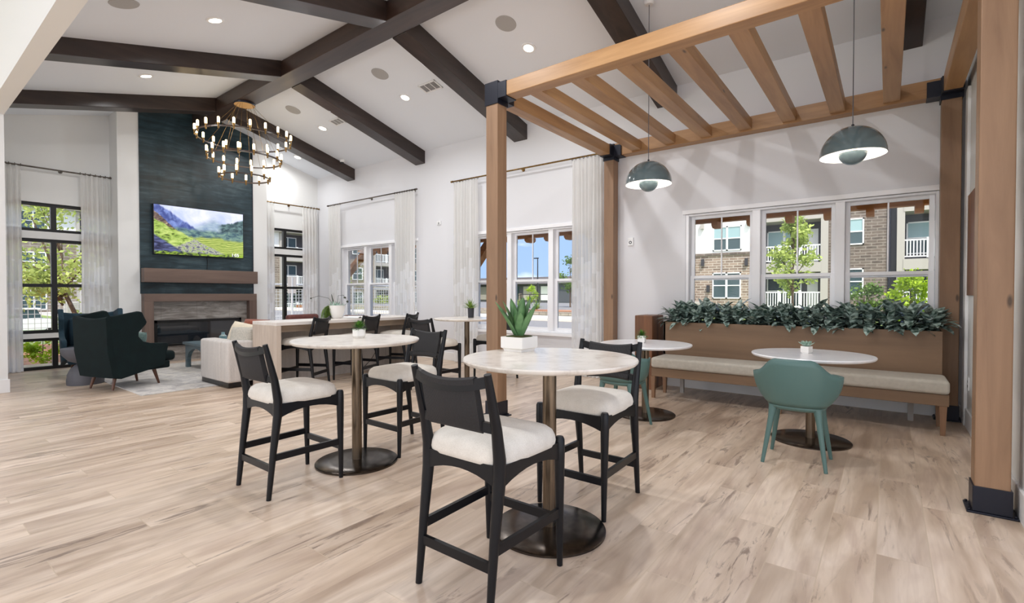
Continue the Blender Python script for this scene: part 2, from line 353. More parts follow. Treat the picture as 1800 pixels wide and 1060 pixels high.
# ------------------------------------------------------------------ mesh builder
class MB:
    def __init__(s): s.v = []; s.f = []; s.uv = None
    def add(s, vs, fs, mat=None):
        o = len(s.v)
        s.v += [tuple(mat @ Vector(p)) if mat is not None else tuple(p) for p in vs]
        s.f += [tuple(i+o for i in f) for f in fs]; return s
    def box(s, x0, x1, y0, y1, z0, z1, mat=None):
        v = [(x, y, z) for z in (z0, z1) for y in (y0, y1) for x in (x0, x1)]
        return s.add(v, [(0, 2, 3, 1), (4, 5, 7, 6), (0, 1, 5, 4), (2, 6, 7, 3), (0, 4, 6, 2), (1, 3, 7, 5)], mat)
    def bar(s, a, b, w, h, up=(0, 0, 1)):
        a, b = Vector(a), Vector(b); d = (b-a).normalized(); up = Vector(up)
        x = d.cross(up).normalized() if d.cross(up).length > 1e-4 else Vector((1, 0, 0)); y = x.cross(d)
        v = []
        for p in (a, b):
            for i, j in ((-1, -1), (1, -1), (1, 1), (-1, 1)): v.append(p+x*(i*w/2)+y*(j*h/2))
        return s.add(v, [(0, 1, 2, 3), (7, 6, 5, 4), (0, 4, 5, 1), (1, 5, 6, 2), (2, 6, 7, 3), (3, 7, 4, 0)])
    def tube(s, pts, rs, n=12, caps=True):
        pts = [Vector(p) for p in pts]
        if not hasattr(rs, '__len__'): rs = [rs]*len(pts)
        ref = Vector((0, 0, 1)); v = []; f = []
        for i, p in enumerate(pts):
            d = (pts[min(i+1, len(pts)-1)]-pts[max(i-1, 0)]).normalized()
            if abs(d.dot(ref)) > .95: ref = Vector((1, 0, 0)) if abs(d.x) < .9 else Vector((0, 1, 0))
            x = d.cross(ref).normalized(); y = d.cross(x)
            for k in range(n):
                a = 2*math.pi*k/n; v.append(p+x*math.cos(a)*rs[i]+y*math.sin(a)*rs[i])
        for i in range(len(pts)-1):
            for k in range(n): f.append((i*n+k, i*n+(k+1) % n, (i+1)*n+(k+1) % n, (i+1)*n+k))
        if caps: f.append(tuple(range(n))[::-1]); f.append(tuple((len(pts)-1)*n+k for k in range(n)))
        return s.add(v, f)
    def lathe(s, prof, n=32, mat=None):
        v = []; f = []
        for r, z in prof:
            for k in range(n):
                a = 2*math.pi*k/n; v.append((r*math.cos(a), r*math.sin(a), z))
        for i in range(len(prof)-1):
            for k in range(n): f.append((i*n+k, i*n+(k+1) % n, (i+1)*n+(k+1) % n, (i+1)*n+k))
        return s.add(v, f, mat)
    def prism(s, poly, axis, a, b):
        # poly of 2D points; axis 'x': (y,z), 'y': (x,z), 'z': (x,y)
        def P(p, t): return {'x': (t, p[0], p[1]), 'y': (p[0], t, p[1]), 'z': (p[0], p[1], t)}[axis]
        n = len(poly); v = [P(p, a) for p in poly]+[P(p, b) for p in poly]
        f = [tuple(range(n))[::-1], tuple(range(n, 2*n))]+[(i, (i+1) % n, n+(i+1) % n, n+i) for i in range(n)]
        return s.add(v, f)
    def ball(s, c, rx, ry=None, rz=None, n=14, e=1.0, mat=None):
        ry = ry or rx; rz = rz or rx; v = []; f = []; m = n//2
        sg = lambda t: math.copysign(abs(t)**e, t)
        for i in range(m+1):
            ph = -math.pi/2+math.pi*i/m
            for k in range(n):
                a = 2*math.pi*k/n
                v.append((c[0]+rx*sg(math.cos(ph))*sg(math.cos(a)), c[1]+ry*sg(math.cos(ph))*sg(math.sin(a)), c[2]+rz*sg(math.sin(ph))))
        for i in range(m):
            for k in range(n): f.append((i*n+k, i*n+(k+1) % n, (i+1)*n+(k+1) % n, (i+1)*n+k))
        return s.add(v, f, mat)
    def grid(s, rows, closed=False):
        n = len(rows[0]); v = [p for r in rows for p in r]; f = []
        for i in range(len(rows)-1):
            for k in range(n if closed else n-1): f.append((i*n+k, i*n+(k+1) % n, (i+1)*n+(k+1) % n, (i+1)*n+k))
        return s.add(v, f)
    def leaf(s, base, d, up, L, Wd, droop=.3, fold=.15, seg=5):
        base = Vector(base); d = Vector(d).normalized(); up = Vector(up)
        side = d.cross(up)
        side = side.normalized() if side.length > 1e-3 else Vector((1, 0, 0))
        nrm = side.cross(d).normalized(); rows = []; p = base.copy(); dd = d.copy()
        for i in range(seg+1):
            t = i/seg; w = Wd/2*(math.sin(math.pi*min(.999, (t*.92+.06)))**.8)
            if i == seg: w = .0005
            nn = side.cross(dd).normalized()
            rows.append([p-side*w+nn*w*fold, p, p+side*w+nn*w*fold])
            dd = (dd+Vector((0, 0, -droop/seg))).normalized(); p = p+dd*(L/seg)
        return s.grid(rows)
    def build(s, name, mat, parent=None, bevel=0, smooth=False, solid=0, sub=0, loc=None, seg=2):
        me = bpy.data.meshes.new(name); me.from_pydata(s.v, [], s.f)
        if mat is not None: me.materials.append(M[mat] if isinstance(mat, str) else mat)
        bm = bmesh.new(); bm.from_mesh(me)
        if smooth: bmesh.ops.remove_doubles(bm, verts=bm.verts, dist=1e-5)
        bmesh.ops.recalc_face_normals(bm, faces=bm.faces)
        if smooth:
            for fa in bm.faces: fa.smooth = True
        bm.to_mesh(me); bm.free()
        if smooth and smooth != 'all':
            try: me.set_sharp_from_angle(angle=R(38))
            except Exception: pass
        o = bpy.data.objects.new(name, me); COL.objects.link(o)
        if parent: o.parent = parent
        if loc: o.location = loc
        if solid: md = o.modifiers.new('solid', 'SOLIDIFY'); md.thickness = solid; md.offset = 0
        if bevel: md = o.modifiers.new('bevel', 'BEVEL'); md.width = bevel; md.segments = seg; md.limit_method = 'ANGLE'; md.angle_limit = R(40)
        if sub: md = o.modifiers.new('sub', 'SUBSURF'); md.levels = sub; md.render_levels = sub
        return o
def tag(o, label=None, cat=None, group=None, kind=None):
    if label: o['label'] = label
    if cat: o['category'] = cat
    if group: o['group'] = group
    if kind: o['kind'] = kind
    return o
def thing(name, label, cat, loc=(0, 0, 0), rz=0, group=None):
    o = bpy.data.objects.new(name, None); COL.objects.link(o); o.location = loc; o.rotation_euler = (0, 0, rz)
    o.empty_display_size = .1
    return tag(o, label, cat, group)
def struct(mb, name, mat, parent=None, **k):
    o = mb.build(name, mat, parent, **k)
    if not parent: o['kind'] = 'structure'
    return o
def copy_tree(o, parent=None):
    c = o.copy(); COL.objects.link(c)
    if parent: c.parent = parent
    for ch in list(o.children): copy_tree(ch, c)
    return c
def place(src, first, loc, rz, label, group=None):
    o = src if first else copy_tree(src)
    o.location = loc; o.rotation_euler = (0, 0, rz); o['label'] = label
    if group: o['group'] = group
    return o

# ================================================================== ROOM SHELL
YW, XW = 6.6, -11.0                 # window wall plane, far wall plane
YL = 1.04                            # near side of the vault
YR, ZR, SL = 3.9, 4.755, .268       # ridge
XE = 3.2                            # where the vault stops to the right
def cz(y): return ZR-SL*abs(y-YR)
struct(MB().box(-12.0, XE, -5, 6.8, -.2, 0), 'floor', 'floor')
# vault: two sloped slabs
struct(MB().prism([(YL-.1, cz(YL-.1)), (YR, ZR), (6.8, cz(6.8)), (6.8, cz(6.8)+.2), (YR, ZR+.2), (YL-.1, cz(YL-.1)+.2)], 'x', -11.3, XE), 'ceiling', 'ceiling')
# window wall, built around the three window openings
ZB, ZT = .62, 2.31
wins = {1: (-9.99, -7.43), 2: (-5.97, -3.45), 3: (-2.15, .42)}
mb = MB()
xs = [-11.2, wins[1][0], wins[1][1], wins[2][0], wins[2][1], wins[3][0], wins[3][1], XE]
for i in range(0, 7, 2):
    a, b = xs[i], xs[i+1]
    mb.box(a, b, YW, 6.8, 0, 4.06)
for k, (a, b) in wins.items(): mb.box(a, b, YW, 6.8, 0, ZB); mb.box(a, b, YW, 6.8, ZT, 4.06)
struct(mb, 'wall_right', 'wall_grey')
# far gable wall with two window stacks
fw = {4: (.95, 2.62), 5: (5.05, 6.52)}
zf = [(0.0, .52), (.60, 2.15), (2.27, 2.74)]
mb = MB(); X0, X1 = -11.25, XW
mb.box(X0, X1, 1.0, fw[4][0], 0, 2.9); mb.box(X0, X1, fw[4][1], fw[5][0], 0, 2.9); mb.box(X0, X1, fw[5][1], 6.8, 0, 2.9)
for k, (a, b) in fw.items():
    for z0, z1 in ((.52, .60), (2.15, 2.27), (2.74, 2.9)): mb.box(X0, X1, a, b, z0, z1)
mb.prism([(1.0, 2.9), (6.8, 2.9), (6.8, cz(6.8)), (YR, ZR), (1.0, cz(1.0))], 'x', X0, X1)
struct(mb, 'wall_far', 'wall')
# partition with the wide opening we look through
mb = MB(); mb.box(-12.2, -8.84, .89, YL, 0, 4.7); mb.box(-8.84, XE, .89, YL, 3.50, 4.7)
struct(mb, 'wall_left', 'wall')
struct(MB().box(-12.2, -8.822, .872, .89, 0, .17).box(-8.84, -8.822, .89, 1.056, 0, .17), 'baseboard_left', 'trim', bevel=.004)
# return wall at the right behind the near post
struct(MB().prism([(3.66, 0), (YW, 0), (YW, cz(YW)), (YR, ZR), (3.66, cz(3.66))], 'x', .60, .78), 'wall_side', 'wall')
# flat ceiling over the space the camera stands in
struct(MB().box(-12.2, XE, -5, .89, 4.7, 4.85), 'ceiling_near', 'ceiling')
struct(MB().box(.584, .60, 3.645, YW, 0, .17).box(.584, .80, 3.645, 3.66, 0, .17), 'baseboard_side', 'trim', bevel=.004)
struct(MB().box(-11, -10.0, YW-.015, YW, 0, .15).box(-11, .6, YW-.015, YW, 0, .15), 'baseboard_right', 'trim', bevel=.004)
struct(MB().box(.575, .60, 6.28, 6.44, 0, 3.2), 'trim_1', 'trim', bevel=.005)
# chimney breast (white) reaching up to the ceiling
def gable_prism(y0, y1, z0, x0, x1, mb=None, drop=0.0):
    mb = mb or MB(); return mb.prism([(y0, z0), (y1, z0), (y1, cz(y1)-drop), (YR, ZR-drop), (y0, cz(y0)-drop)], 'x', x0, x1)
mb = MB()
mb.prism([(2.60, 0), (3.05, 0), (3.05, cz(3.05)), (2.60, cz(2.60))], 'x', XW, -10.55)
mb.prism([(4.75, 0), (5.16, 0), (5.16, cz(5.16)), (4.75, cz(4.75))], 'x', XW, -10.55)
mb.prism([(3.05, .85), (4.75, .85), (4.75, cz(4.75)), (YR, ZR), (3.05, cz(3.05))], 'x', XW, -10.55)
mb.box(XW, -10.55, 3.05, 4.75, 0, .24); mb.box(XW, -10.85, 3.05, 4.75, .24, .85)
struct(mb, 'wall_chimney', 'wall')

# ---------------- white vinyl windows in the window wall
def vinyl_window(n, x0, x1, label):
    e = bpy.data.objects.new('window_%d' % n, None); COL.objects.link(e); e['kind'] = 'structure'; e['label'] = label
    units = 3; w = (x1-x0)/units; F = MB()
    y0, y1 = 6.585, 6.79
    # outer casing
    F.box(x0-.035, x1+.035, y0-.012, y0+.02, ZT-.01, ZT+.045); F.box(x0-.05, x1+.05, y0-.045, y0+.03, ZB-.04, ZB+.005)
    F.box(x0, x0+.04, y0+.022, y1, ZB+.006, ZT-.012); F.box(x1-.04, x1, y0+.022, y1, ZB+.006, ZT-.012)
    F.box(x0+.041, x1-.041, y0+.024, y1-.002, ZT-.035, ZT-.012); F.box(x0+.041, x1-.041, y0+.031, y1-.002, ZB+.006, ZB+.035)
    for k in (1, 2): F.box(x0+k*w-.045, x0+k*w+.045, y0+.026, y1-.004, ZB+.0355, ZT-.0355)
    F.build('window_frame', 'vinyl', e, bevel=.004)
    for k in range(units):
        a, b = x0+k*w+.045, x0+(k+1)*w-.045
        for (za, zb, yo, nm) in ((1.43, ZT-.035, 6.70, 'upper_sash'), (ZB+.035, 1.49, 6.665, 'lower_sash')):
            s = MB(); t = .045 if nm == 'upper_sash' else .05
            s.box(a+t, b-t, yo+.001, yo+.034, za, za+t); s.box(a+t, b-t, yo+.001, yo+.034, zb-t*.8, zb); s.box(a+.001, a+t, yo, yo+.035, za, zb); s.box(b-t, b-.001, yo, yo+.035, za, zb)
            if nm == 'upper_sash': s.box((a+b)/2-.008, (a+b)/2+.008, yo+.008, yo+.026, za+t, zb-t*.8)
            so = s.build(nm, 'vinyl', e, bevel=.003)
            MB().box(a+t*.6, b-t*.6, yo+.014, yo+.019, za+t*.6, zb-t*.5).build('pane', 'glass', so)
vinyl_window(1, *wins[1], 'white triple window behind the long counter')
vinyl_window(2, *wins[2], 'white triple window between the middle curtains')
vinyl_window(3, *wins[3], 'white triple window above the bench planter')
# ---------------- black metal window stacks in the far wall
def black_window(n, y0, y1, mul, label):
    e = bpy.data.objects.new('window_%d' % n, None); COL.objects.link(e); e['kind'] = 'structure'; e['label'] = label
    for (z0, z1) in zf:
        f = MB(); xa, xb = -11.12, -11.04; t = .05
        f.box(xa, xb, y0, y1, z0, z0+t); f.box(xa, xb, y0, y1, z1-t, z1); f.box(xa, xb, y0, y0+t, z0+t, z1-t); f.box(xa, xb, y1-t, y1, z0+t, z1-t)
        f.box(xa, xb, mul-.035, mul+.035, z0+t, z1-t)
        if z1-z0 > 1: f.box(xa+.01, xb-.01, y0, y1, 1.36, 1.415)
        fo = f.build('window_frame', 'blackframe', e)
        MB().box(-11.085, -11.08, y0+.03, y1-.03, z0+.03, z1-.03).build('pane', 'glass', fo)
black_window(4, fw[4][0], fw[4][1], 1.86, 'black framed window stack left of the fireplace')
black_window(5, fw[5][0], fw[5][1], 5.81, 'black framed window stack right of the fireplace')

# ================================================================== BEAMS
struct(MB().prism([(YR-.15, 4.485), (YR+.15, 4.485), (YR+.15, cz(YR+.15)-.002), (YR, ZR-.002), (YR-.15, cz(YR-.15)-.002)], 'x', -10.53, .595), 'ridge_beam', 'beam', bevel=.006)
tag(bpy.data.objects['ridge_beam'], 'dark stained ridge beam running along the vault peak', 'beam', kind='thing')
names = ['first from the fireplace', 'second from the fireplace', 'third from the fireplace', 'fourth from the fireplace, above the pergola', 'nearest the right end, above the pergola']
for i, xr_ in enumerate((-9.475, -7.192, -4.74, -2.27, .256)):
    xl = xr_-.27
    for side in ('window', 'near'):
        if side == 'window': poly = [(YR+.15, cz(YR+.15)+.01), (YW, cz(YW)+.01), (YW, 3.79), (YR+.15, 4.475)]
        else: poly = [(YR-.15, cz(YR-.15)+.01), (YR-.15, 4.475), (YL, 3.80), (YL, cz(YL)+.01)]
        o = MB().prism(poly, 'x', xl, xr_).build('rafter_beam', 'beamy', bevel=.006)
        if side == 'near' and i >= 3: o['label'] = 'dark rafter %s, on the camera side of the ridge' % names[i].split(',')[0]
        else: o['label'] = 'dark rafter %s, on the %s side of the ridge' % (names[i], 'window' if side == 'window' else 'left')
        o['category'] = 'beam'; o['group'] = 'dark rafters under the vault'

# ================================================================== PERGOLA
PX0, PX1, PY0, PY1 = -3.26, .41, 3.82, 6.44; PW_ = .15
def post(x, y, top, label):
    t = thing('timber_post', label, 'post', (x, y, 0), 0, 'pergola posts')
    MB().box(-.075, .075, -.075, .075, .012, top).build('post_shaft', 'cedarz', t, bevel=.006)
    s = MB().box(-.083, .083, -.083, .083, .012, .155).box(-.125 if x < 0 else -.108, .125 if x < 0 else .108, -.092, .092, 0, .012)
    for sx in (-1, 1):
        for sy in (-1, 1): s.tube([(sx*.095, sy*.075, .012), (sx*.095, sy*.075, .022)], .008, 6)
    s.build('base_bracket', 'steel', t, bevel=.003)
    return t
ZH0, ZH1 = 3.205, 3.345
P1 = post(-3.185, 3.895, ZH0-.02, 'cedar pergola post standing in the middle of the room behind the near table')
P2 = post(-3.185, 6.50, ZH0-.02, 'cedar pergola post against the window wall beside the middle curtain')
P3 = post(.475, 3.895, ZH1, 'big cedar pergola post at the right edge with black base plate')
P4 = post(.475, 6.50, ZH0-.02, 'cedar pergola post in the right corner behind the bench')
def bracket(p, sx, sy):
    b = MB().box(-.085, .085, -.085, .085, ZH0-.055, ZH1+.03)
    b.box(0, sx*.19, -.083, .083, ZH0-.01, ZH1+.006) if sx > 0 else b.box(-.19, 0, -.083, .083, ZH0-.01, ZH1+.006)
    b.box(-.083, .083, 0, sy*.19, ZH0-.01, ZH1+.006) if sy > 0 else b.box(-.083, .083, -.19, 0, ZH0-.01, ZH1+.006)
    b.build('top_bracket', 'steel', p, bevel=.003)
bracket(P1, 1, 1); bracket(P2, 1, -1); bracket(P4, -1, -1)
tag(MB().box(PX0+.15, .40, PY0, PY0+.15, ZH0, ZH1).build('pergola_header', 'cedarx', bevel=.006), 'long cedar header beam along the front of the pergola', 'beam', 'pergola headers')
tag(MB().box(PX0+.15, .40, PY1, YW-.005, ZH0, 3.38).build('pergola_header', 'cedarx', bevel=.006), 'long cedar header beam along the window wall of the pergola', 'beam', 'pergola headers')
tag(MB().box(.405, .545, PY0+.15, PY1, ZH0, ZH1+.02).build('pergola_side_beam', 'cedary', bevel=.006), 'cedar side beam at the right end of the pergola', 'beam', 'pergola side beams')
tag(MB().box(-3.255, -3.115, PY0+.15, PY1, ZH0, ZH1).build('pergola_side_beam', 'cedary', bevel=.006), 'cedar side beam at the left end of the pergola', 'beam', 'pergola side beams')
ordn = ['first', 'second', 'third', 'fourth', 'fifth', 'sixth', 'seventh']
for i, xc in enumerate((-2.775, -2.305, -1.845, -1.385, -.92, -.457, .008)):
    o = MB().box(xc-.07, xc+.07, PY0+.15, PY1, ZH0+.022, ZH1).build('pergola_rafter', 'cedary', bevel=.005)
    tag(o, '%s cedar cross rafter of the pergola counted from its left end' % ordn[i], 'beam', 'pergola cross rafters')

# ================================================================== CEILING FITTINGS
def on_slope(x, y):
    ang = math.atan(SL)*(1 if y < YR else -1)
    return (x, y, cz(y)), (ang, 0, 0)
def lampE(x, y): return 12 if y > 3.9 else 15.5
dl_lab = {(-6.09, 2.41): 'recessed downlight on the left slope between the second and third rafters', (-8.43, 2.42): 'recessed downlight on the left slope between the first and second rafters',
 (-3.70, 5.18): 'recessed downlight on the right slope nearest the pergola corner', (-6.17, 5.24): 'recessed downlight on the right slope between the second and third rafters',
 (-8.55, 5.25): 'recessed downlight on the right slope between the first and second rafters', (-10.35, 5.75): 'recessed downlight on the right slope beside the fireplace end'}
first = None
def make_dl():
    t = thing('downlight', '', 'ceiling light')
    MB().lathe([(.062, -.001), (.066, -.012), (.092, -.010), (.095, 0)], 28).build('trim_ring', 'trim', t, smooth=True)
    MB().lathe([(.0005, -.006), (.062, -.006)], 28).build('diffuser', 'lampdisc', t)
    return t
proto_dl = make_dl()
spots = list(dl_lab.items())+[((-3.70, 2.42), 'unseen downlight added for fill above the bar tables'), ((-1.3, 2.42), 'unseen downlight added for fill above the camera end')]  # last two fixtures are out of view, added to brighten the room
for i, ((x, y), lab) in enumerate(spots):
    o = proto_dl if i == 0 else copy_tree(proto_dl)
    l, r = on_slope(x, y); o.location = l; o.rotation_euler = r; o['label'] = lab; o['group'] = 'recessed downlights'
    ld = bpy.data.lights.new('downlight_lamp', 'AREA'); ld.shape = 'DISK'; ld.size = .12; ld.energy = lampE(x, y)*(.1 if x < -10 else .75 if x < -8 else 1); ld.color = (.975, .985, 1)
    ld.spread = R(170)
    lo = bpy.data.objects.new('downlight_lamp', ld); COL.objects.link(lo); lo.parent = o; lo.location = (0, 0, -.02)
sp = MB().lathe([(.0005, -.006), (.125, -.006), (.13, 0)], 32).build('ceiling_speaker', 'speakergrille', smooth=True)
for i, (x, y, lab) in enumerate(((-6.04, 1.56, 'round grey ceiling speaker at the top left of the left slope'), (-3.72, 4.73, 'round grey ceiling speaker above the downlight nearest the pergola'),
        (-6.08, 4.68, 'round grey ceiling speaker between the second and third rafters'), (-8.52, 4.65, 'round grey ceiling speaker between the first and second rafters'))):
    o = sp if i == 0 else sp.copy()
    if i: COL.objects.link(o)
    l, r = on_slope(x, y); o.location = l; o.rotation_euler = r; tag(o, lab, 'speaker', 'ceiling speakers')
def vent(x, y, lab, w=.36, h=.2):
    l, r = on_slope(x, y); t = thing('ceiling_vent', lab, 'vent', l, 0, 'ceiling vents'); t.rotation_euler = r
    f = MB(); f.box(-w/2, w/2, -h/2, -h/2+.025, -.012, 0); f.box(-w/2, w/2, h/2-.025, h/2, -.012, 0); f.box(-w/2, -w/2+.025, -h/2, h/2, -.012, 0); f.box(w/2-.025, w/2, -h/2, h/2, -.012, 0)
    for k in (-1, 1): f.box(k*w/6-.006, k*w/6+.006, -h/2, h/2, -.012, 0)
    f.build('vent_frame', 'trim', t)
    g = MB()
    for k in range(16): xx = -w/2+.03+k*(w-.06)/15; g.box(xx-.004, xx+.004, -h/2+.02, h/2-.02, -.010, -.002)
    g.build('louvre', 'speakergrille', t); MB().box(-w/2+.02, w/2-.02, -h/2+.02, h/2-.02, -.001, 0).build('backing', 'darklens', t)
vent(-5.56, 5.21, 'white louvred ceiling vent beside the third rafter'); vent(-8.02, 5.22, 'white louvred ceiling vent beside the second rafter', .3, .18)
# dome camera
t = thing('security_camera', 'small white dome camera at the foot of the first rafter', 'camera', (-9.36, 6.21, cz(6.21)))
MB().lathe([(.0005, -.001), (.055, 0), (.055, -.04), (.045, -.055), (.0005, -.055)], 20).build('camera_base', 'plate', t, smooth=True)
MB().ball((0, -.01, -.06), .034).build('camera_lens', 'darklens', t, smooth=True)

# ================================================================== CHANDELIER
CH = thing('chandelier', 'three ring brass and black chandelier with many candle bulbs below the ridge', 'chandelier', (-8.72, 3.9, 0))
MB().lathe([(.0005, 4.485), (.165, 4.485), (.165, 4.46), (.160, 4.452)], 36).build('canopy', 'steel', CH, smooth=True)
MB().lathe([(.0005, 4.4505), (.158, 4.4505), (.158, 4.456)], 36).build('canopy_plate', 'canopy', CH, smooth=True)
for (rad, z, nb, ph) in ((.72, 3.87, 20, 0), (.565, 3.535, 16, .2), (.385, 3.22, 11, .4)):
    ring = MB().lathe([(rad-.007, z-.011), (rad+.007, z-.011), (rad+.007, z+.011), (rad-.007, z+.011), (rad-.007, z-.011)], 64).build('ring', 'beam', CH, smooth=True)
    for k in range(nb):
        a = 2*math.pi*k/nb+ph; x, y = rad*math.cos(a), rad*math.sin(a)
        sk = MB(); mt = Matrix.Translation((x, y, z))
        sk.lathe([(.0005, -.045), (.011, -.04), (.013, -.02), (.015, .0), (.017, .03), (.017, .045), (.0005, .045)], 10, mt)
        so = sk.build('candle_socket', 'brass', CH, smooth=True)
        MB().lathe([(.0005, .045), (.017, .046), (.019, .06), (.019, .128), (.013, .140), (.0005, .142)], 10, mt).build('bulb', 'bulb', so, smooth=True)
    for k in range(4):
        a = 2*math.pi*k/4+ph+.5; MB().tube([(.13*math.cos(a), .13*math.sin(a), 4.455), (rad*math.cos(a), rad*math.sin(a), z)], .0022, 5).build('suspension_cable', 'brass', CH)
ld = bpy.data.lights.new('chandelier_lamp', 'POINT'); ld.energy = 7; ld.color = (1, .86, .66); ld.shadow_soft_size = .3
lo = bpy.data.objects.new('chandelier_lamp', ld); COL.objects.link(lo); lo.parent = CH; lo.location = (0, 0, 3.55)

# ================================================================== PENDANTS
def make_pendant():
    t = thing('pendant_lamp', '', 'pendant lamp')
    H = .245; Zr = 2.44
    prof = [(.245*math.sin(a), Zr+.245*math.cos(a)) for a in [R(90-i*90/14) for i in range(15)]]
    prof = [(r, Zr+(z-Zr)*1.0) for r, z in prof]; prof[-1] = (.012, Zr+.245)
    sh = MB().lathe(prof, 48).build('shade', 'pendant', t, smooth=True)
    pin = [(r*.985, z-.004) for r, z in prof]
    MB().lathe(pin, 48).build('shade_lining', 'pendant_in', t, smooth=True)
    # inner upturned bowl
    bowl = [(.0005, Zr-.082)]+[(.108*math.sin(R(a)), Zr+.026-.108*math.cos(R(a))) for a in range(8, 92, 7)]
    MB().lathe(bowl, 36).build('bowl_reflector', 'pendant', t, smooth=True)
    MB().lathe([(r*.97, z+.004) for r, z in bowl], 36).build('bowl_lining', 'pendant_in', t, smooth=True)
    MB().ball((0, 0, Zr+.06), .035).build('bulb', 'bulb', t, smooth=True)
    for k in range(3):
        a = 2*math.pi*k/3; MB().tube([(.1*math.cos(a), .1*math.sin(a), Zr+.02), (.1*math.cos(a), .1*math.sin(a), Zr+.215)], .003, 5).build('support_rod', 'chrome', t)
    MB().lathe([(.0005, Zr+.268), (.010, Zr+.265), (.014, Zr+.24), (.0005, Zr+.24)], 14).build('cap', 'steel', t, smooth=True)
    zc = cz(5.15)
    MB().tube([(0, 0, Zr+.26), (0, 0, zc-.02)], .004, 6).build('cord', 'concrete', t)
    MB().lathe([(.0005, zc+.01), (.055, zc+.012), (.055, zc-.035), (.04, zc-.05), (.0005, zc-.05)], 24).build('ceiling_canopy', 'plate', t, smooth=True)
    ld = bpy.data.lights.new('pendant_bulb_lamp', 'POINT'); ld.energy = 8; ld.color = (1, .95, .88); ld.shadow_soft_size = .03
    lo = bpy.data.objects.new('pendant_bulb_lamp', ld); COL.objects.link(lo); lo.parent = t; lo.location = (0, 0, Zr+.12)
    return t
pp = make_pendant()
place(pp, True, (-2.08, 5.15, 0), 0, 'slate green dome pendant hanging over the left marble dining table', 'dome pendants')
place(pp, False, (-.256, 5.15, 0), .3, 'slate green dome pendant hanging over the right dining table, larger in view', 'dome pendants')

# ================================================================== COUNTER STOOLS
def make_stool():
    t = thing('counter_stool', '', 'stool')
    def rail(name, pts, h, th, up=(0, 0, 1)):
        m = MB(); rows = []
        for p in pts: m
        P = [Vector(p) for p in pts]
        for i, p in enumerate(P):
            d = (P[min(i+1, len(P)-1)]-P[max(i-1, 0)]); d.z = 0; d.normalize(); sd = d.cross(Vector((0, 0, 1)))
            hh = h[i] if hasattr(h, '__len__') else h
            rows.append([p+sd*th/2+Vector((0, 0, hh/2)), p-sd*th/2+Vector((0, 0, hh/2)), p-sd*th/2-Vector((0, 0, hh/2)), p+sd*th/2-Vector((0, 0, hh/2))])
        m.grid(rows, closed=True); m.add(rows[0], [(0, 1, 2, 3)]); m.add(rows[-1], [(0, 1, 2, 3)])
        return m.build(name, 'black', t, smooth=True)
    for s in (-1, 1):
        MB().tube([(s*.200, -.245, 0), (s*.199, -.215, .28), (s*.200, -.187, .50), (s*.201, -.185, .60), (s*.203, -.205, .72), (s*.205, -.262, .945)],
                  [.0145, .020, .026, .026, .022, .015], 14).build('rear_leg', 'black', t, smooth=True)
        MB().tube([(s*.212, .242, 0), (s*.213, .238, .30), (s*.214, .236, .52), (s*.214, .236, .585), (s*.214, .236, .598)], [.0135, .020, .0245, .023, .017], 14).build('front_leg', 'black', t, smooth=True)
    # arched seat rails: bottom edge arches
    n = 9
    def arch(a, b, zt, hm, he):
        pts = []; hs = []
        for i in range(n):
            u = i/(n-1); k = (2*u-1)**2; h = hm+(he-hm)*k
            pts.append((a[0]+(b[0]-a[0])*u, a[1]+(b[1]-a[1])*u, zt-h/2)); hs.append(h)
        return pts, hs
    for a, b, nm in (((-.19, -.19), (.19, -.19), 'seat_rail'), ((-.205, .236), (.205, .236), 'seat_rail'), ((-.205, -.18), (-.212, .23), 'seat_rail'), ((.205, -.18), (.212, .23), 'seat_rail')):
        p, h = arch(a, b, .575, .045, .085); rail(nm, p, h, .022)
    # cushion
    rows = []; N = 24
    def sq(a, r): c, s_ = math.cos(a), math.sin(a); e = .34; return (r[0]*math.copysign(abs(c)**e, c), r[1]*math.copysign(abs(s_)**e, s_))
    for (k, z) in ((.95, .560), (1.01, .568), (1.025, .59), (1.01, .612), (.97, .634), (.88, .651), (.6, .664), (.3, .669), (.01, .670)):
        row = []
        for j in range(N*2):
            x, y = sq(2*math.pi*j/(N*2), (.218*k, .218*k)); row.append((x*(1+.03*(y/.2)), y+.018, z))
        rows.append(row)
    c = MB().grid(rows, closed=True); c.add(rows[0], [tuple(range(N*2))]); c.build('seat_cushion', 'linen', t, smooth='all')
    # stretchers
    rail('stretcher', [(-.2, -.225, .185), (.2, -.225, .185)], .040, .018); rail('stretcher', [(-.213, .24, .215), (.213, .24, .215)], .040, .018)
    for s in (-1, 1): rail('stretcher', [(s*.2, -.22, .25), (s*.213, .24, .25)], .040, .018)
    # back rails, bowed backwards and dipping in the middle
    def brail(z, ypost, dip):
        return [(x, ypost-.030*(1-(x/.2)**2), z-dip*(1-(x/.2)**2)) for x in [-.2+.4*i/12 for i in range(13)]]
    rail('back_rail', brail(.915, -.253, .028), .045, .020); rail('back_rail', brail(.725, -.207, -.012), .040, .020)
    # woven cord panel wrapped round both rails
    F = []; B = []
    for x in [-.148+.296*i/12 for i in range(13)]:
        k = 1-(x/.2)**2; zt = .915-.028*k+.027; zb = .725+.012*k-.026
        yt = -.253-.03*k; yb = -.207-.03*k
        F.append([(x, yt, zt+.004), (x, yt+.015, zt-.004), (x, (yt+yb)/2+.015, (zt+zb)/2), (x, yb+.017, zb+.012), (x, yb, zb-.003),
                  (x, yb-.017, zb+.012), (x, (yt+yb)/2-.015, (zt+zb)/2), (x, yt-.015, zt-.004)])
    w = MB().grid(F, closed=True); w.add(F[0], [tuple(range(8))]); w.add(F[-1], [tuple(range(8))]); w.build('woven_back_panel', 'weave', t, smooth=True)
    return t
st = make_stool(); G = 'black counter stools'
PI = math.pi
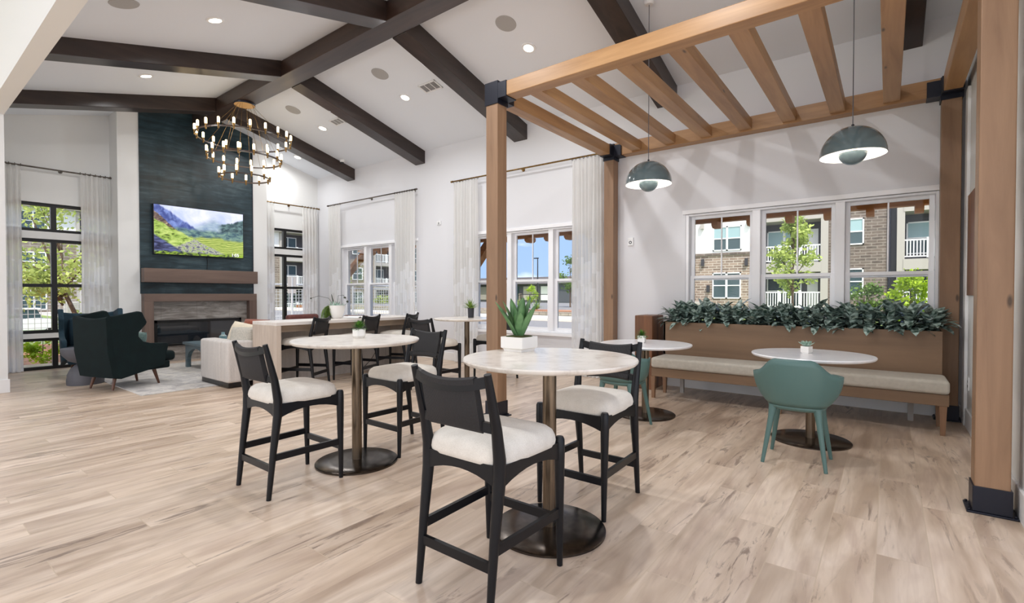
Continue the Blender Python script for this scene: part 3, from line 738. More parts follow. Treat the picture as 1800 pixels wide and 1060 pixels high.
place(st, True, (-1.402, 1.672, 0), 0, 'black counter stool nearest the camera, its woven back towards us', G)
place(st, False, (-3.160, 1.690, 0), 0, 'black counter stool left of the second bar table, seen from behind its side', G)
place(st, False, (-3.160, 2.675, 0), PI, 'black counter stool on the far side of the second bar table', G)
place(st, False, (-1.440, 2.672, 0), PI, 'black counter stool right of the nearest bar table, facing the camera', G)
place(st, False, (-4.712, 4.490, 0), 0, 'black counter stool left of the back bar table with the slate pot', G)
place(st, False, (-4.550, 5.560, 0), PI, 'black counter stool right of the back bar table, half behind the middle post', G)
place(st, False, (-6.303, 3.584, 0), R(120), 'black counter stool at the near end of the long counter', G)
place(st, False, (-6.220, 4.350, 0), R(110), 'black counter stool in the middle of the long counter', G)
place(st, False, (-6.240, 5.130, 0), R(115), 'black counter stool at the far end of the long counter', G)

# ================================================================== TABLES
def make_table(h, rt, rb, mat, name):
    t = thing(name, '', 'table')
    MB().lathe([(.0005, h-.028), (rt-.03, h-.028), (rt-.012, h-.024), (rt-.002, h-.014), (rt, h-.006), (rt-.004, h), (.0005, h)], 96).build('tabletop', mat, t, smooth=True)
    MB().lathe([(.036, .018), (.036, h-.028)], 32).build('column', 'bronze', t, smooth=True)
    MB().lathe([(.0005, .0), (rb, 0), (rb, .010), (rb-.006, .014), (rb*.6, .017), (.037, .024), (.0005, .024)], 72).build('base_plate', 'bronzebase', t, smooth=True)
    MB().lathe([(.0005, h-.028), (.10, h-.028), (.10, h-.034), (.0005, h-.034)], 24).build('mounting_plate', 'steel', t, smooth=True)
    return t
bt = make_table(.914, .458, .296, 'marble', 'bar_table'); G = 'round marble bar tables'
place(bt, True, (-1.420, 2.180, 0), 0, 'round cream marble bar table nearest the camera with the agave pot', G)
place(bt, False, (-3.135, 2.190, 0), .8, 'round cream marble bar table in the middle with the small hexagonal pot', G)
place(bt, False, (-4.635, 5.020, 0), 2., 'round marble bar table at the back by the curtain', G)
dt = make_table(.737, .458, .300, 'marblew', 'dining_table'); G = 'round marble dining tables'
place(dt, True, (-.518, 4.868, 0), 0, 'round white dining table in front of the bench at the right', G)
place(dt, False, (-1.990, 4.868, 0), 1., 'round white dining table in front of the left end of the bench', G)

# ================================================================== GREEN CHAIRS
def make_green():
    t = thing('armchair', '', 'chair')
    def rim(th):
        a = abs(th)
        if a < 27: return .785
        if a < 74: u = (a-27)/47; u = .6*u+.4*u*u*(3-2*u); return .785-.12*u
        if a < 112: return .665-.01*(a-74)/38
        u = min(1, (a-112)/34); u = u*u*(3-2*u); return .66-.205*u
    rows = []; ths = [-146+292*i/48 for i in range(49)]
    def sup(th, rx, ry, e=.72):
        a = R(th)-math.pi/2; c, s_ = math.cos(a), math.sin(a)
        return rx*math.copysign(abs(c)**e, c), ry*math.copysign(abs(s_)**e, s_)
    for i in range(9):
        u = i/8; row = []
        for th in ths:
            a = abs(th); flare = math.exp(-((a-82)/17)**2)
            bx, by = sup(th, .190, .185); tx, ty = sup(th, .228+.062*flare, .235, .80)
            k = 1-(1-u)**1.9
            zt = rim(th); z = .435+(zt-.435)*(u**1.15)
            row.append((bx+(tx-bx)*k, by+(ty-by)*k-.035*u*(1 if a < 60 else max(0, 1-(a-60)/40)), z))
        rows.append(row)
    MB().grid(rows).build('shell', 'teal_plastic', t, smooth='all', solid=.009)
    rows = []
    for k, z in ((1.0, .437), (.97, .418), (.85, .405), (.6, .398), (.3, .395), (.01, .395)):
        rows.append([(sup(360*j/48, .19, .185)[0]*k, sup(360*j/48, .19, .185)[1]*k, z) for j in range(48)])
    MB().grid(rows, closed=True).build('seat_pan', 'teal_plastic', t, smooth='all', solid=.009)
    for sx in (-1, 1):
        for sy in (-1, 1):
            MB().tube([(sx*.140, sy*.125, .425), (sx*.152, sy*.137, .34), (sx*.20, sy*.188, .0)], [.030, .021, .0125], 10).build('leg', 'teal_plastic', t, smooth=True)
    return t
gc = make_green(); G = 'sage green shell armchairs'
place(gc, True, (-.532, 4.205, 0), 0, 'sage green shell armchair at the right dining table, its back to us', G)
place(gc, False, (-2.0, 4.345, 0), R(-4), 'sage green shell armchair at the left dining table behind the stool', G)

# ================================================================== BENCH WITH PLANTER
BN = thing('banquette_bench', 'long wooden bench with grey cushion and planter back under the window', 'bench', (0, 0, 0))
x0, x1 = -2.255, .43
MB().box(x0, x1, 5.70, 6.12, .262, .365).build('seat_frame', 'benchwood', BN, bevel=.004)
MB().box(x0-.002, x1+.004, 5.675, 6.12, .366, .49).build('seat_cushion', 'bench_vinyl', BN, bevel=.032, seg=5, smooth='all')
MB().box(x0-.01, x1-.02, 6.125, 6.15, .34, .895).box(x0-.01, x0+.015, 6.125, 6.55, .34, .895).box(x1-.045, x1-.02, 6.15, 6.55, .34, .895).box(x0-.01, x1-.02, 6.53, 6.555, .34, .895).box(x0, x1-.03, 6.14, 6.54, .34, .36).build('planter_back', 'benchwood', BN, bevel=.002)
MB().box(x0+.015, x1-.045, 6.15, 6.53, .36, .885).build('planting_moss', 'soil', BN)
for px, py in ((-2.236, 5.72), (-.889, 5.74), (.392, 5.73), (-2.236, 6.10), (.386, 6.10)):
    m_ = MB(); rows = [[(px+i*w, py+j*w, z) for i, j in ((-1, -1), (1, -1), (1, 1), (-1, 1))] for z, w in ((0, .017), (.262, .026))]
    m_.grid(rows, closed=True); m_.add(rows[0], [(0, 1, 2, 3)]); m_.build('leg', 'benchleg', BN)
for px in (-2.06, .185):
    o = MB().box(px-.022, px+.022, 6.21, 6.25, 0, .34).build('planter_leg', 'sidebeige', BN); o['label'] = 'pale metal leg under the planter'
B = MB().box(-2.665, -2.425, 6.15, 6.55, 0, .965).build('side_block', 'liveedge', bevel=.01)
tag(B, 'dark knotty reclaimed wood block beside the left end of the bench', 'wood block')
# planter foliage: one object per plant
rnd = random.Random(3)
plants = []
for i in range(5):
    m_ = MB()
    for k in range(38):
        a = rnd.uniform(0, 2*PI); el = rnd.uniform(.05, 1.25); d = Vector((math.cos(a)*math.cos(el), math.sin(a)*math.cos(el), math.sin(el)))
        h = rnd.uniform(.01, .12); L = rnd.uniform(.12, .20)
        m_.leaf((d.x*.03, d.y*.03, h), d, (0, 0, 1), L*1.15, L*.42, rnd.uniform(.4, 1.3), .25, 5)
    m_.tube([(0, 0, -.02), (0, 0, .12)], .006, 5)
    plants.append(m_)
protos = {}
G = 'leafy plants along the bench planter'
k = 0
for row, (yy, n) in enumerate(((6.22, 17), (6.38, 16))):
    for i in range(n):
        x = -2.16+i*(2.48/(n-1))+(.03 if row else 0); j = rnd.randrange(5)
        if j not in protos: o = plants[j].build('planter_plant', 'planterleaf', smooth=True); protos[j] = o
        else: o = protos[j].copy(); COL.objects.link(o)
        s = rnd.uniform(.88, 1.12)*(1.08 if row else 1.0); o.scale = (s, s, s)
        o.location = (x+rnd.uniform(-.02, .02), yy+rnd.uniform(-.02, .02), .886); o.rotation_euler = (0, 0, rnd.uniform(0, 6.28))
        ords = 'first second third fourth fifth sixth seventh eighth ninth tenth eleventh twelfth thirteenth fourteenth fifteenth sixteenth seventeenth'.split()
        tag(o, 'leafy planter plant, %s from left in the %s row behind the bench' % (ords[i], 'window side' if row else 'room side'), 'plant', G)

# ================================================================== SMALL POTS
def square_pot(t, half, z0, h, mat='ceramic', chamfer=True):
    m_ = MB(); rows = []
    prof = ((half*.82, z0), (half*.86, z0+h*.16), (half, z0+h*.24), (half, z0+h), (half*.9, z0+h), (half*.88, z0+h*.86), (.001, z0+h*.86)) if chamfer else ((half*.75, z0), (half, z0+h*.2), (half, z0+h), (half*.85, z0+h), (half*.85, z0+h*.85), (.001, z0+h*.85))
    for w, z in prof: rows.append([(i*w, j*w, z) for i, j in ((-1, -1), (1, -1), (1, 1), (-1, 1))])
    m_.grid(rows, closed=True); m_.add(rows[0], [(0, 1, 2, 3)]); return m_.build('pot', mat, t, bevel=.002)
AG = thing('potted_agave', 'green agave in a low square white planter on the nearest bar table', 'potted plant', (-1.726, 2.322, .914), 0)
square_pot(AG, .078, 0, .085)
MB().ball((0, 0, .078), .07, .07, .014, 12, .5).build('moss', 'soil', AG)
rnd = random.Random(11)
m_ = MB()
for (a, el, L) in ((-100, 74, .17), (-60, 60, .16), (-140, 58, .19), (-20, 58, .22), (20, 64, .24), (60, 70, .23), (100, 74, .22), (140, 64, .23), (180, 56, .23), (-170, 66, .21), (-40, 74, .22), (0, 80, .20)):
    a, el = R(a+12), R(min(86, el+5)); L *= 1.14; d = Vector((math.cos(a)*math.cos(el), math.sin(a)*math.cos(el), math.sin(el)))
    base = Vector((d.x, d.y, 0))*.03+Vector((0, 0, .07)); up = Vector((0, 0, 1)); side = d.cross(up).normalized(); rows = []
    p = base.copy(); dd = d.copy()
    for i in range(9):
        u = i/8; w = .031*(math.sin(PI*(.18+.82*u*.98))**.75) if u < .98 else .001
        nn = side.cross(dd).normalized(); th = .008*(1-u)
        rows.append([p-side*w+nn*w*.35, p-side*w*.5+nn*w*.1, p-nn*th, p+side*w*.5+nn*w*.1, p+side*w+nn*w*.35, p+nn*(.002)])
        dd = (dd+Vector((d.x, d.y, 0))*.035+Vector((0, 0, -.01))).normalized(); p = p+dd*(L/8)
    m_.grid(rows, closed=True)
m_.build('agave_leaves', 'agave', AG, smooth='all')
# hexagonal pot
HX = thing('potted_fern', 'small white hexagonal pot with green moss fern on the middle bar table', 'potted plant', (-3.205, 2.262, .914), R(12))
rows = [[(w*math.cos(2*PI*k/6), w*math.sin(2*PI*k/6), z) for k in range(6)] for w, z in ((.038, 0), (.050, .016), (.050, .068), (.044, .068), (.042, .058), (.001, .058))]
MB().grid(rows, closed=True).add(rows[0], [tuple(range(6))]).build('pot', 'ceramic', HX, bevel=.0015)
m_ = MB(); rnd = random.Random(5)
for k in range(240):
    a = rnd.uniform(0, 2*PI); el = rnd.uniform(.1, 1.5); d = Vector((math.cos(a)*math.cos(el), math.sin(a)*math.cos(el), math.sin(el)))
    m_.leaf(d*.025+Vector((0, 0, .062)), d, (0, 0, 1), rnd.uniform(.03, .055), .007, .4, .1, 3)
m_.build('foliage', 'fern', HX)
# right dining table succulent
SU = thing('potted_succulent', 'pale succulent in a small white cube pot on the right dining table', 'potted plant', (-.555, 4.9, .737), R(-20))
square_pot(SU, .034, 0, .062, chamfer=False)
m_ = MB(); rnd = random.Random(6)
for ring, (n, el, L) in enumerate(((9, 18, .075), (8, 42, .065), (5, 68, .05))):
    for k in range(n):
        a = 2*PI*k/n+ring*.5; e = R(el); d = Vector((math.cos(a)*math.cos(e), math.sin(a)*math.cos(e), math.sin(e)))
        m_.leaf(Vector((0, 0, .055)), d, (0, 0, 1), L, .026, -.5, .3, 5)
m_.build('succulent_leaves', 'succulent', SU, smooth='all', solid=.003)
SG = thing('potted_grass', 'small white pot of curly grass on the left dining table', 'potted plant', (-2.045, 4.905, .737), R(8))
square_pot(SG, .036, 0, .075, chamfer=False)
m_ = MB(); rnd = random.Random(8)
for k in range(260):
    a = rnd.uniform(0, 2*PI); el = rnd.uniform(.2, 1.5); d = Vector((math.cos(a)*math.cos(el), math.sin(a)*math.cos(el), math.sin(el)))
    m_.leaf(d*.02+Vector((0, 0, .06)), d, (0, 0, 1), rnd.uniform(.035, .075), .005, 1.0, .1, 3)
m_.build('foliage', 'fern', SG)
DP = thing('potted_grass', 'spiky grass in a charcoal cylinder pot on the back bar table', 'potted plant', (-4.66, 5.13, .914))
MB().lathe([(.0005, 0), (.040, 0), (.046, .14), (.042, .14), (.040, .12), (.0005, .12)], 24).build('pot', 'darkpot', DP, smooth=True)
m_ = MB(); rnd = random.Random(9)
for k in range(70):
    a = rnd.uniform(0, 2*PI); el = rnd.uniform(.5, 1.5); d = Vector((math.cos(a)*math.cos(el), math.sin(a)*math.cos(el), math.sin(el)))
    m_.leaf(d*.015+Vector((0, 0, .11)), d, (0, 0, 1), rnd.uniform(.10, .17), .013, .5, .2, 4)
m_.build('grass_blades', 'tuft', DP)

# ================================================================== CURTAINS + RODS
def rod(a, b, label, wall, mat):
    t = thing('curtain_rod', label, 'curtain rod', (0, 0, 0), 0, 'curtain rods')
    a, b = Vector(a), Vector(b); d = (b-a).normalized(); off = Vector((0, .1, 0)) if wall == 'y' else Vector((-.1, 0, 0))
    MB().tube([a, b], .013, 12).build('pole', mat, t, smooth=True)
    for p, s in ((a, -1), (b, 1)): MB().tube([p, p+d*s*.05], [.018, .018], 12).build('finial', mat, t, smooth=True)
    for u in (.04, .5, .96):
        p = a+(b-a)*u; MB().tube([p, p+off], .009, 8).tube([p+off*.92, p+off], .03, 12).build('bracket', mat, t, smooth=True)
rod((-10.36, 6.5, 3.295), (-7.37, 6.5, 3.295), 'pewter curtain rod above the window behind the counter', 'y', 'nickel')
rod((-6.34, 6.5, 3.30), (-3.29, 6.5, 3.30), 'antique brass curtain rod above the middle window', 'y', 'brass')
rod((-10.9, 1.30, 3.285), (-10.9, 2.59, 3.285), 'pewter curtain rod left of the fireplace', 'x', 'nickel')
rod((-10.9, 5.22, 3.285), (-10.9, 6.54, 3.285), 'brass curtain rod right of the fireplace', 'x', 'brass')
def curtain(a, b, wall, label, folds, seed=1, top=3.255):
    rnd = random.Random(seed); t = thing('curtain', label, 'curtain', (0, 0, 0), 0, 'sheer curtains')
    folds = int(folds*1.15); n = folds*10; rows = []; uvs = []; Z = [top+.02, top-.08, top-.16, top-.3, 2.2, 1.4, .6, .01]
    ph = [rnd.uniform(-.5, .5) for _ in range(folds+2)]; am = [rnd.uniform(.75, 1.2) for _ in range(folds+2)]
    for iz, z in enumerate(Z):
        row = []
        k = {0: .75, 1: .55, 2: .8, 3: .95}.get(iz, 1.0)
        for i in range(n+1):
            u = i/n; f = u*folds; fi = int(f); A = .040*k*am[fi]
            d = A*math.sin(2*PI*f+ph[fi]*.0)+.012*k*math.sin(2*PI*f*2.3+seed+z)
            s = a+(b-a)*(u+.006*math.sin(3*z+f))
            row.append((s, 6.5+d, z) if wall == 'y' else (-10.9+d, s, z))
        rows.append(row)
    me = MB().grid(rows); o = me.build('curtain_panel', 'curtain', t, smooth='all')
    uvl = o.data.uv_layers.new(name='UVMap')
    for lp in o.data.loops:
        co = o.data.vertices[lp.vertex_index].co; s = co.x if wall == 'y' else co.y
        uvl.data[lp.index].uv = ((s-a)/(b-a)*abs(b-a)/.6, co.z/3.255)
    zr = top+.035
    for i in range(folds+1):
        s = a+(b-a)*i/folds; mt = Matrix.Translation((s, 6.5, zr)) @ Matrix.Rotation(PI/2, 4, 'Y') if wall == 'y' else Matrix.Translation((-10.9, s, zr)) @ Matrix.Rotation(PI/2, 4, 'X')
        r = MB().lathe([(.018, -.003), (.022, -.003), (.022, .003), (.018, .003), (.018, -.003)], 14, mt); r.build('curtain_ring', 'nickel', t, smooth=True)
curtain(-10.36, -9.90, 'y', 'sheer white curtain left of the window behind the counter', 6, 1)
curtain(-7.98, -7.38, 'y', 'sheer white curtain right of the window behind the counter', 7, 2)
curtain(-6.32, -5.74, 'y', 'sheer white curtain with woven blocks left of the middle window', 7, 3)
curtain(-3.83, -3.31, 'y', 'sheer white curtain with woven blocks next to the wall post', 7, 4)
curtain(1.26, 1.46, 'x', 'narrow sheer white curtain at the far left edge', 3, 5)
curtain(2.18, 2.585, 'x', 'sheer white curtain between the left window and the fireplace', 6, 6)
curtain(5.20, 5.50, 'x', 'narrow sheer white curtain right beside the fireplace', 4, 7)
curtain(6.16, 6.53, 'x', 'sheer white curtain in the far room corner', 5, 8)

# ================================================================== FIREPLACE WALL
FP = thing('fireplace', 'walnut framed linear fireplace set in grey stone tile', 'fireplace', (0, 0, 0))
xf0, xf1 = -10.535, -10.40
s_ = MB(); s_.box(-10.549, xf0, 3.05, 4.75, .765, 1.12).box(-10.549, xf0, 3.05, 4.75, 0, .285).box(-10.549, xf0, 4.60, 4.75, .285, .765).box(-10.549, xf0, 3.05, 3.10, .285, .765)
s_.build('stone_tile_face', 'stone', FP)
f = MB(); f.box(-10.549, xf1, 2.92, 4.865, 1.11, 1.25); f.build('surround_top', 'mantel', FP, bevel=.003)
for a, b in ((2.92, 3.065), (4.72, 4.865)): MB().box(-10.549, xf1, a, b, 0, 1.11).build('surround_leg', 'mantelz', FP, bevel=.003)
fb = MB(); fb.box(-10.56, -10.505, 3.10, 4.60, .715, .765).box(-10.56, -10.505, 3.10, 4.60, .285, .325).box(-10.56, -10.505, 3.10, 3.145, .285, .765).box(-10.56, -10.505, 4.56, 4.60, .285, .765)
fb.build('firebox_frame', 'tvblack', FP, bevel=.002)
MB().box(-10.84, -10.83, 3.10, 4.60, .29, .76).box(-10.84, -10.56, 3.10, 4.60, .285, .30).build('firebox_interior', 'tvblack', FP)
fg = NT('dark_reflective_fireglass'); fg.setp(Base_Color=S(26, 30, 36), Roughness=.04, Specular_IOR_Level=.9); M['fireglass'] = fg.m
MB().box(-10.53, -10.524, 3.14, 4.565, .32, .72).build('fire_glass', 'fireglass', FP)
MT = MB().box(-10.549, -10.36, 2.915, 4.87, 1.455, 1.705).build('mantel_shelf', 'mantel', bevel=.004)
tag(MT, 'thick walnut mantel beam on the teal chimney wall', 'mantel')
TT = MB().prism([(2.905, 1.25), (4.845, 1.25), (4.845, cz(4.845)-.002), (YR, ZR-.002), (2.905, cz(2.905)-.002)], 'x', -10.549, -10.532).build('teal_tile_panel', 'teal')
tag(TT, 'tall dark teal veined tile panel covering the chimney breast', 'tile panel', kind='structure')
MB().box(-10.545, -10.528, 4.845, 4.862, 1.25, 4.48).build('tile_edge_trim', 'steel', TT)
# TV
TVt = thing('television', 'wall mounted television showing a green mountain valley', 'television', (0, 0, 0))
MB().box(-10.53, -10.455, 3.085, 4.635, 1.965, 2.87).build('television_casing', 'tvblack', TVt, bevel=.004)
def screen_mat():
    m = NT('television_landscape_picture')
    c = m.n('ShaderNodeTexCoord'); s = m.n('ShaderNodeSeparateXYZ'); m.l(c.outputs['Object'], s.inputs[0])
    u = m.math('DIVIDE', m.math('SUBTRACT', s.outputs['Y'], 3.09), 1.54); v = m.math('DIVIDE', m.math('SUBTRACT', s.outputs['Z'], 1.97), .895)
    def nz_(sx, sy, sc, d=4, off=0.0, dist=.5):
        q = m.n('ShaderNodeCombineXYZ'); m.l(m.math('MULTIPLY', u, sx), q.inputs[0]); m.l(m.math('MULTIPLY', v, sy), q.inputs[1]); q.inputs[2].default_value = off
        return m.noise(q.outputs[0], sc, d, .6, dist)
    def below(h, soft=.02):   # 1 below height h
        d = m.math('SUBTRACT', h, v); return m.ramp(d, [(0, BLK), (soft, WHT)])
    sky = m.ramp(nz_(2, 1, 2), [(.35, S(196, 208, 250)), (.65, S(246, 246, 255))])
    # distant central mountain
    cx = m.math('ABSOLUTE', m.math('SUBTRACT', u, .65))
    h1 = m.math('SUBTRACT', m.math('ADD', .84, m.math('MULTIPLY', nz_(6, 0, 1), .1)), m.math('MULTIPLY', cx, .9))
    col = m.mix(below(h1, .15), sky, m.ramp(nz_(4, 6, 2), [(.35, S(132, 156, 190)), (.65, S(186, 204, 216))]))
    # left blue mountains
    h2 = m.math('SUBTRACT', m.math('ADD', .98, m.math('MULTIPLY', nz_(8, 0, 1, 3, 4), .22)), m.math('MULTIPLY', u, 1.15))
    col = m.mix(below(h2, .04), col, m.ramp(nz_(7, 3, 2, 4, 2), [(.38, S(70, 84, 150)), (.62, S(130, 150, 214))]))
    # right dark mountains
    h3 = m.math('ADD', .22, m.math('ADD', m.math('MULTIPLY', u, .55), m.math('MULTIPLY', nz_(9, 0, 1, 3, 8), .2)))
    gate = m.ramp(u, [(.68, BLK), (.74, WHT)])
    col = m.mix(m.math('MULTIPLY', below(h3, .03), gate), col, m.ramp(nz_(8, 8, 2, 5, 3), [(.4, S(54, 74, 84)), (.62, S(110, 140, 140))]))
    # mid blue-green hills
    h4 = m.math('ADD', .50, m.math('MULTIPLY', nz_(5, 0, 1, 3, 14), .16))
    col = m.mix(below(h4, .06), col, m.ramp(nz_(7, 9, 2, 5, 5), [(.36, S(60, 86, 104)), (.5, S(96, 128, 130)), (.66, S(140, 170, 150))]))
    # terraced bright fields on the right
    w = m.n('ShaderNodeTexWave', wave_type='BANDS', bands_direction='Y'); w.inputs['Scale'].default_value = 9; w.inputs['Distortion'].default_value = 6; w.inputs['Detail'].default_value = 2
    q = m.n('ShaderNodeCombineXYZ'); m.l(m.math('MULTIPLY', u, .8), q.inputs[0]); m.l(m.math('MULTIPLY', v, 1.2), q.inputs[1]); m.l(q.outputs[0], w.inputs['Vector'])
    terr = m.ramp(w.outputs['Fac'], [(.1, S(98, 124, 50)), (.5, S(160, 190, 70)), (.9, S(214, 220, 130))])
    h5 = m.math('ADD', .30, m.math('MULTIPLY', nz_(4, 0, 1, 3, 21), .24))
    col = m.mix(below(h5, .05), col, terr)
    # left lime ridge with brown rock above it
    h6b = m.math('SUBTRACT', m.math('ADD', .82, m.math('MULTIPLY', nz_(9, 0, 1, 3, 33), .14)), m.math('MULTIPLY', u, 1.6))
    col = m.mix(below(h6b, .02), col, m.ramp(nz_(9, 9, 2, 5, 6), [(.38, S(70, 58, 66)), (.55, S(120, 100, 92)), (.66, S(190, 170, 140))]))
    h6 = m.math('SUBTRACT', m.math('ADD', .66, m.math('MULTIPLY', nz_(7, 0, 1, 3, 30), .12)), m.math('MULTIPLY', u, .85))
    col = m.mix(below(h6, .03), col, m.ramp(nz_(6, 8, 2, 5, 9), [(.36, S(70, 84, 40)), (.46, S(156, 186, 84)), (.64, S(204, 220, 130))]))
    # grey rocks in the foreground
    h7 = m.math('ADD', .18, m.math('MULTIPLY', m.math('SUBTRACT', .16, m.math('ABSOLUTE', m.math('SUBTRACT', u, .42))), .8))
    col = m.mix(below(m.math('ADD', h7, m.math('MULTIPLY', nz_(8, 0, 1, 3, 40), .1)), .03), col, m.ramp(nz_(14, 12, 2, 6, 11), [(.4, S(96, 98, 118)), (.52, S(186, 186, 172)), (.62, S(150, 178, 80))]))
    h8 = m.math('SUBTRACT', .42, m.math('MULTIPLY', u, 1.1))
    col = m.mix(below(h8, .04), col, m.ramp(nz_(4, 10, 2, 4, 17), [(.42, S(44, 46, 74)), (.6, S(96, 104, 150))]))
    h9 = m.math('ADD', .02, m.math('MULTIPLY', nz_(7, 0, 1, 3, 50), .12))
    col = m.mix(below(h9, .03), col, m.ramp(nz_(10, 10, 2, 4, 19), [(.42, S(50, 60, 48)), (.6, S(150, 180, 60))]))
    m.setp(Base_Color=BLK, Roughness=.25, Emission_Strength=1.15); m.l(col, m.b.inputs['Emission Color']); return m.m
M['screen'] = screen_mat()
MB().box(-10.4555, -10.4535, 3.095, 4.625, 1.975, 2.862).build('screen', 'screen', TVt)
M['white_glow'] = emit('white_screen_digits', (255, 255, 255), .95)
fc = bpy.data.curves.new('clock_digits', 'FONT'); fc.body = '1:05'; fc.size = .085; fc.extrude = .0005; fc.align_x = 'CENTER'
ft = bpy.data.objects.new('digits_tmp', fc); COL.objects.link(ft); bpy.context.view_layer.update()
fme = bpy.data.meshes.new_from_object(ft.evaluated_get(bpy.context.evaluated_depsgraph_get())); bpy.data.objects.remove(ft)
fo = bpy.data.objects.new('clock_digits', fme); COL.objects.link(fo); fo.data.materials.clear(); fo.data.materials.append(M['white_glow']); fo.parent = TVt
fo.location = (-10.452, 4.47, 1.995); fo.rotation_euler = (PI/2, 0, PI/2)
MB().tube([(-10.525, 3.98, 1.965), (-10.522, 3.99, 1.85), (-10.522, 3.975, 1.705)], .004, 6).build('power_cable', 'tvblack', TVt)

# ================================================================== LOUNGE FURNITURE
RUG = MB().box(-10.1, -7.22, 1.99, 5.15, 0.0, .010).build('area_rug', 'rug', bevel=.003)
tag(RUG, 'distressed grey and beige area rug in the lounge', 'rug')
def wing_chair(name, label, loc, rz, mat):
    t = thing(name, label, 'armchair', loc, rz)
    sil = [(.28, .265), (.335, .545), (.315, .565), (.10, .58), (.0, .61), (-.06, .68), (-.055, .735), (.03, .83), (.045, .865), (-.02, 1.0), (-.06, 1.01), (-.36, .955), (-.405, .93), (-.33, .165), (-.26, .15)]
    for sx in (-1, 1):
        m_ = MB(); n = len(sil); V = []
        for off in (0, .065):
            for (y, z) in sil:
                xo = .295+off+.03*(z-.2)-(.05 if y < -.3 else 0)*(1 if off else .4); V.append((sx*xo, y, z))
        m_.add(V, [tuple(range(n))[::-1], tuple(range(n, 2*n))]+[(i, (i+1) % n, n+(i+1) % n, n+i) for i in range(n)])
        m_.build('side_wing', mat, t, bevel=.022, seg=4, smooth='all')
    F_ = []
    for x in [-.335+.67*i/12 for i in range(13)]:
        q = 1-(x/.335)**2; zt = .955-.03*q; bw = -.02*q
        F_.append([(x, -.255+bw, .17), (x, -.335+bw, zt-.02), (x, -.355+bw, zt), (x, -.40+bw, zt), (x, -.42+bw, zt-.02), (x, -.405+bw, .5), (x, -.345+bw, .17)])
    w_ = MB().grid(F_, closed=True); w_.add(F_[0], [tuple(range(7))]); w_.add(F_[-1], [tuple(range(7))]); w_.build('back_shell', mat, t, smooth=True)
    MB().box(-.30, .30, -.27, .40, .21, .31).build('seat_deck', mat, t, bevel=.02)
    MB().box(-.285, .285, -.24, .50, .30, .44).build('seat_cushion', mat, t, bevel=.05, seg=4, smooth='all')
    MB().box(-.25, .25, -.33, -.20, .42, .86).build('back_cushion', mat, t, bevel=.04, seg=4, smooth='all')
    for sx in (-1, 1):
        for yy, dy in ((-.24, -.05), (.24, .05)):
            MB().tube([(sx*.20, yy, .20), (sx*.225, yy+dy, 0)], [.024, .013], 10).build('leg', 'walnut', t, smooth=True)
    return t
wing_chair('wing_chair', 'dark teal wing armchair with walnut legs, back towards us', (-8.17, 2.075, .010), R(17), 'velvet')
wing_chair('wing_chair', 'slate blue wing armchair behind the hourglass table', (-9.74, 2.06, .010), R(-97), 'velvet2')
def pillow(name, label, c, w, h, th, rot, mat, group=None):
    o = MB(); N = 14; rows = []
    for i in range(N+1):
        r = []
        for sgn in (1, -1):
            rng = range(N+1) if sgn == 1 else range(N, -1, -1)
            for j in rng:
                a, b = 2*i/N-1, 2*j/N-1; k = max(0, (1-a**4)*(1-b**4))**.5
                pin = 1-.10*(1-abs(a)**3)*abs(b)**3 ; pin2 = 1-.10*(1-abs(b)**3)*abs(a)**3
                r.append((a*w/2*pin, sgn*th/2*k, b*h/2*pin2))
        rows.append(r)
    o.grid(rows, closed=True); ob = o.build(name, mat, smooth='all'); ob.location = c; ob.rotation_euler = rot
    tag(ob, label, 'pillow', group); return ob
pillow('throw_pillow', 'celadon pillow in the slate blue wing armchair', (-9.72, 2.06, .66), .42, .42, .14, (R(-14), 0, R(-97)), 'celadon')
pillow('throw_pillow', 'small celadon pillow peeking past the dark teal armchair arm', (-8.20, 2.18, .58), .38, .30, .14, (R(-18), 0, R(17)), 'celadon')
# hourglass side table
HT = thing('hourglass_table', 'charcoal concrete hourglass side table between the wing chairs', 'side table', (-8.86, 1.80, 0))
MB().lathe([(.0005, 0), (.20, 0), (.205, .05), (.195, .14), (.16, .22), (.09, .285), (.0005, .30)], 36).build('table_base', 'concrete', HT, smooth=True)
MB().lathe([(.0005, .27), (.08, .285), (.18, .33), (.245, .41), (.262, .49), (.262, .50), (.0005, .50)], 36).build('table_bowl', 'concrete', HT, smooth=True)
bk = MB().box(-.06, .06, -.045, .045, 0, .03).build('small_box', 'cream', loc=(-8.80, 1.86, .50), bevel=.002); tag(bk, 'small cream box on the hourglass side table', 'box')
# sofa
SF = thing('sofa', 'oatmeal woven sofa with its side towards us', 'sofa', (0, 0, 0))
MB().box(-7.72, -6.87, 2.84, 5.02, .012, .07).build('plinth', 'tvblack', SF)
MB().box(-7.73, -7.06, 2.82, 3.04, .07, .62).build('armrest', 'sofa', SF, bevel=.035, seg=4, smooth='all')
MB().box(-7.73, -7.06, 4.83, 5.05, .07, .62).build('armrest', 'sofa', SF, bevel=.035, seg=4, smooth='all')
MB().box(-7.075, -6.85, 2.82, 5.05, .07, .622).build('backrest', 'sofa', SF, bevel=.035, seg=4, smooth='all')
for a in (3.045, 3.94): MB().box(-7.76, -7.08, a, a+.885, .24, .46).build('seat_cushion', 'sofa', SF, bevel=.045, seg=4, smooth='all')
MB().box(-7.70, -7.0, 3.04, 4.83, .07, .24).build('seat_base', 'sofa', SF)
pillow('throw_pillow', 'large cream pillow with rust edge on the near sofa arm', (-7.24, 3.19, .625), .58, .42, .17, (R(-16), R(6), R(10)), 'cream')
pillow('throw_pillow', 'rust leather pillow behind the cream one on the sofa', (-7.27, 3.36, .665), .56, .44, .14, (R(-14), 0, R(10)), 'rust')
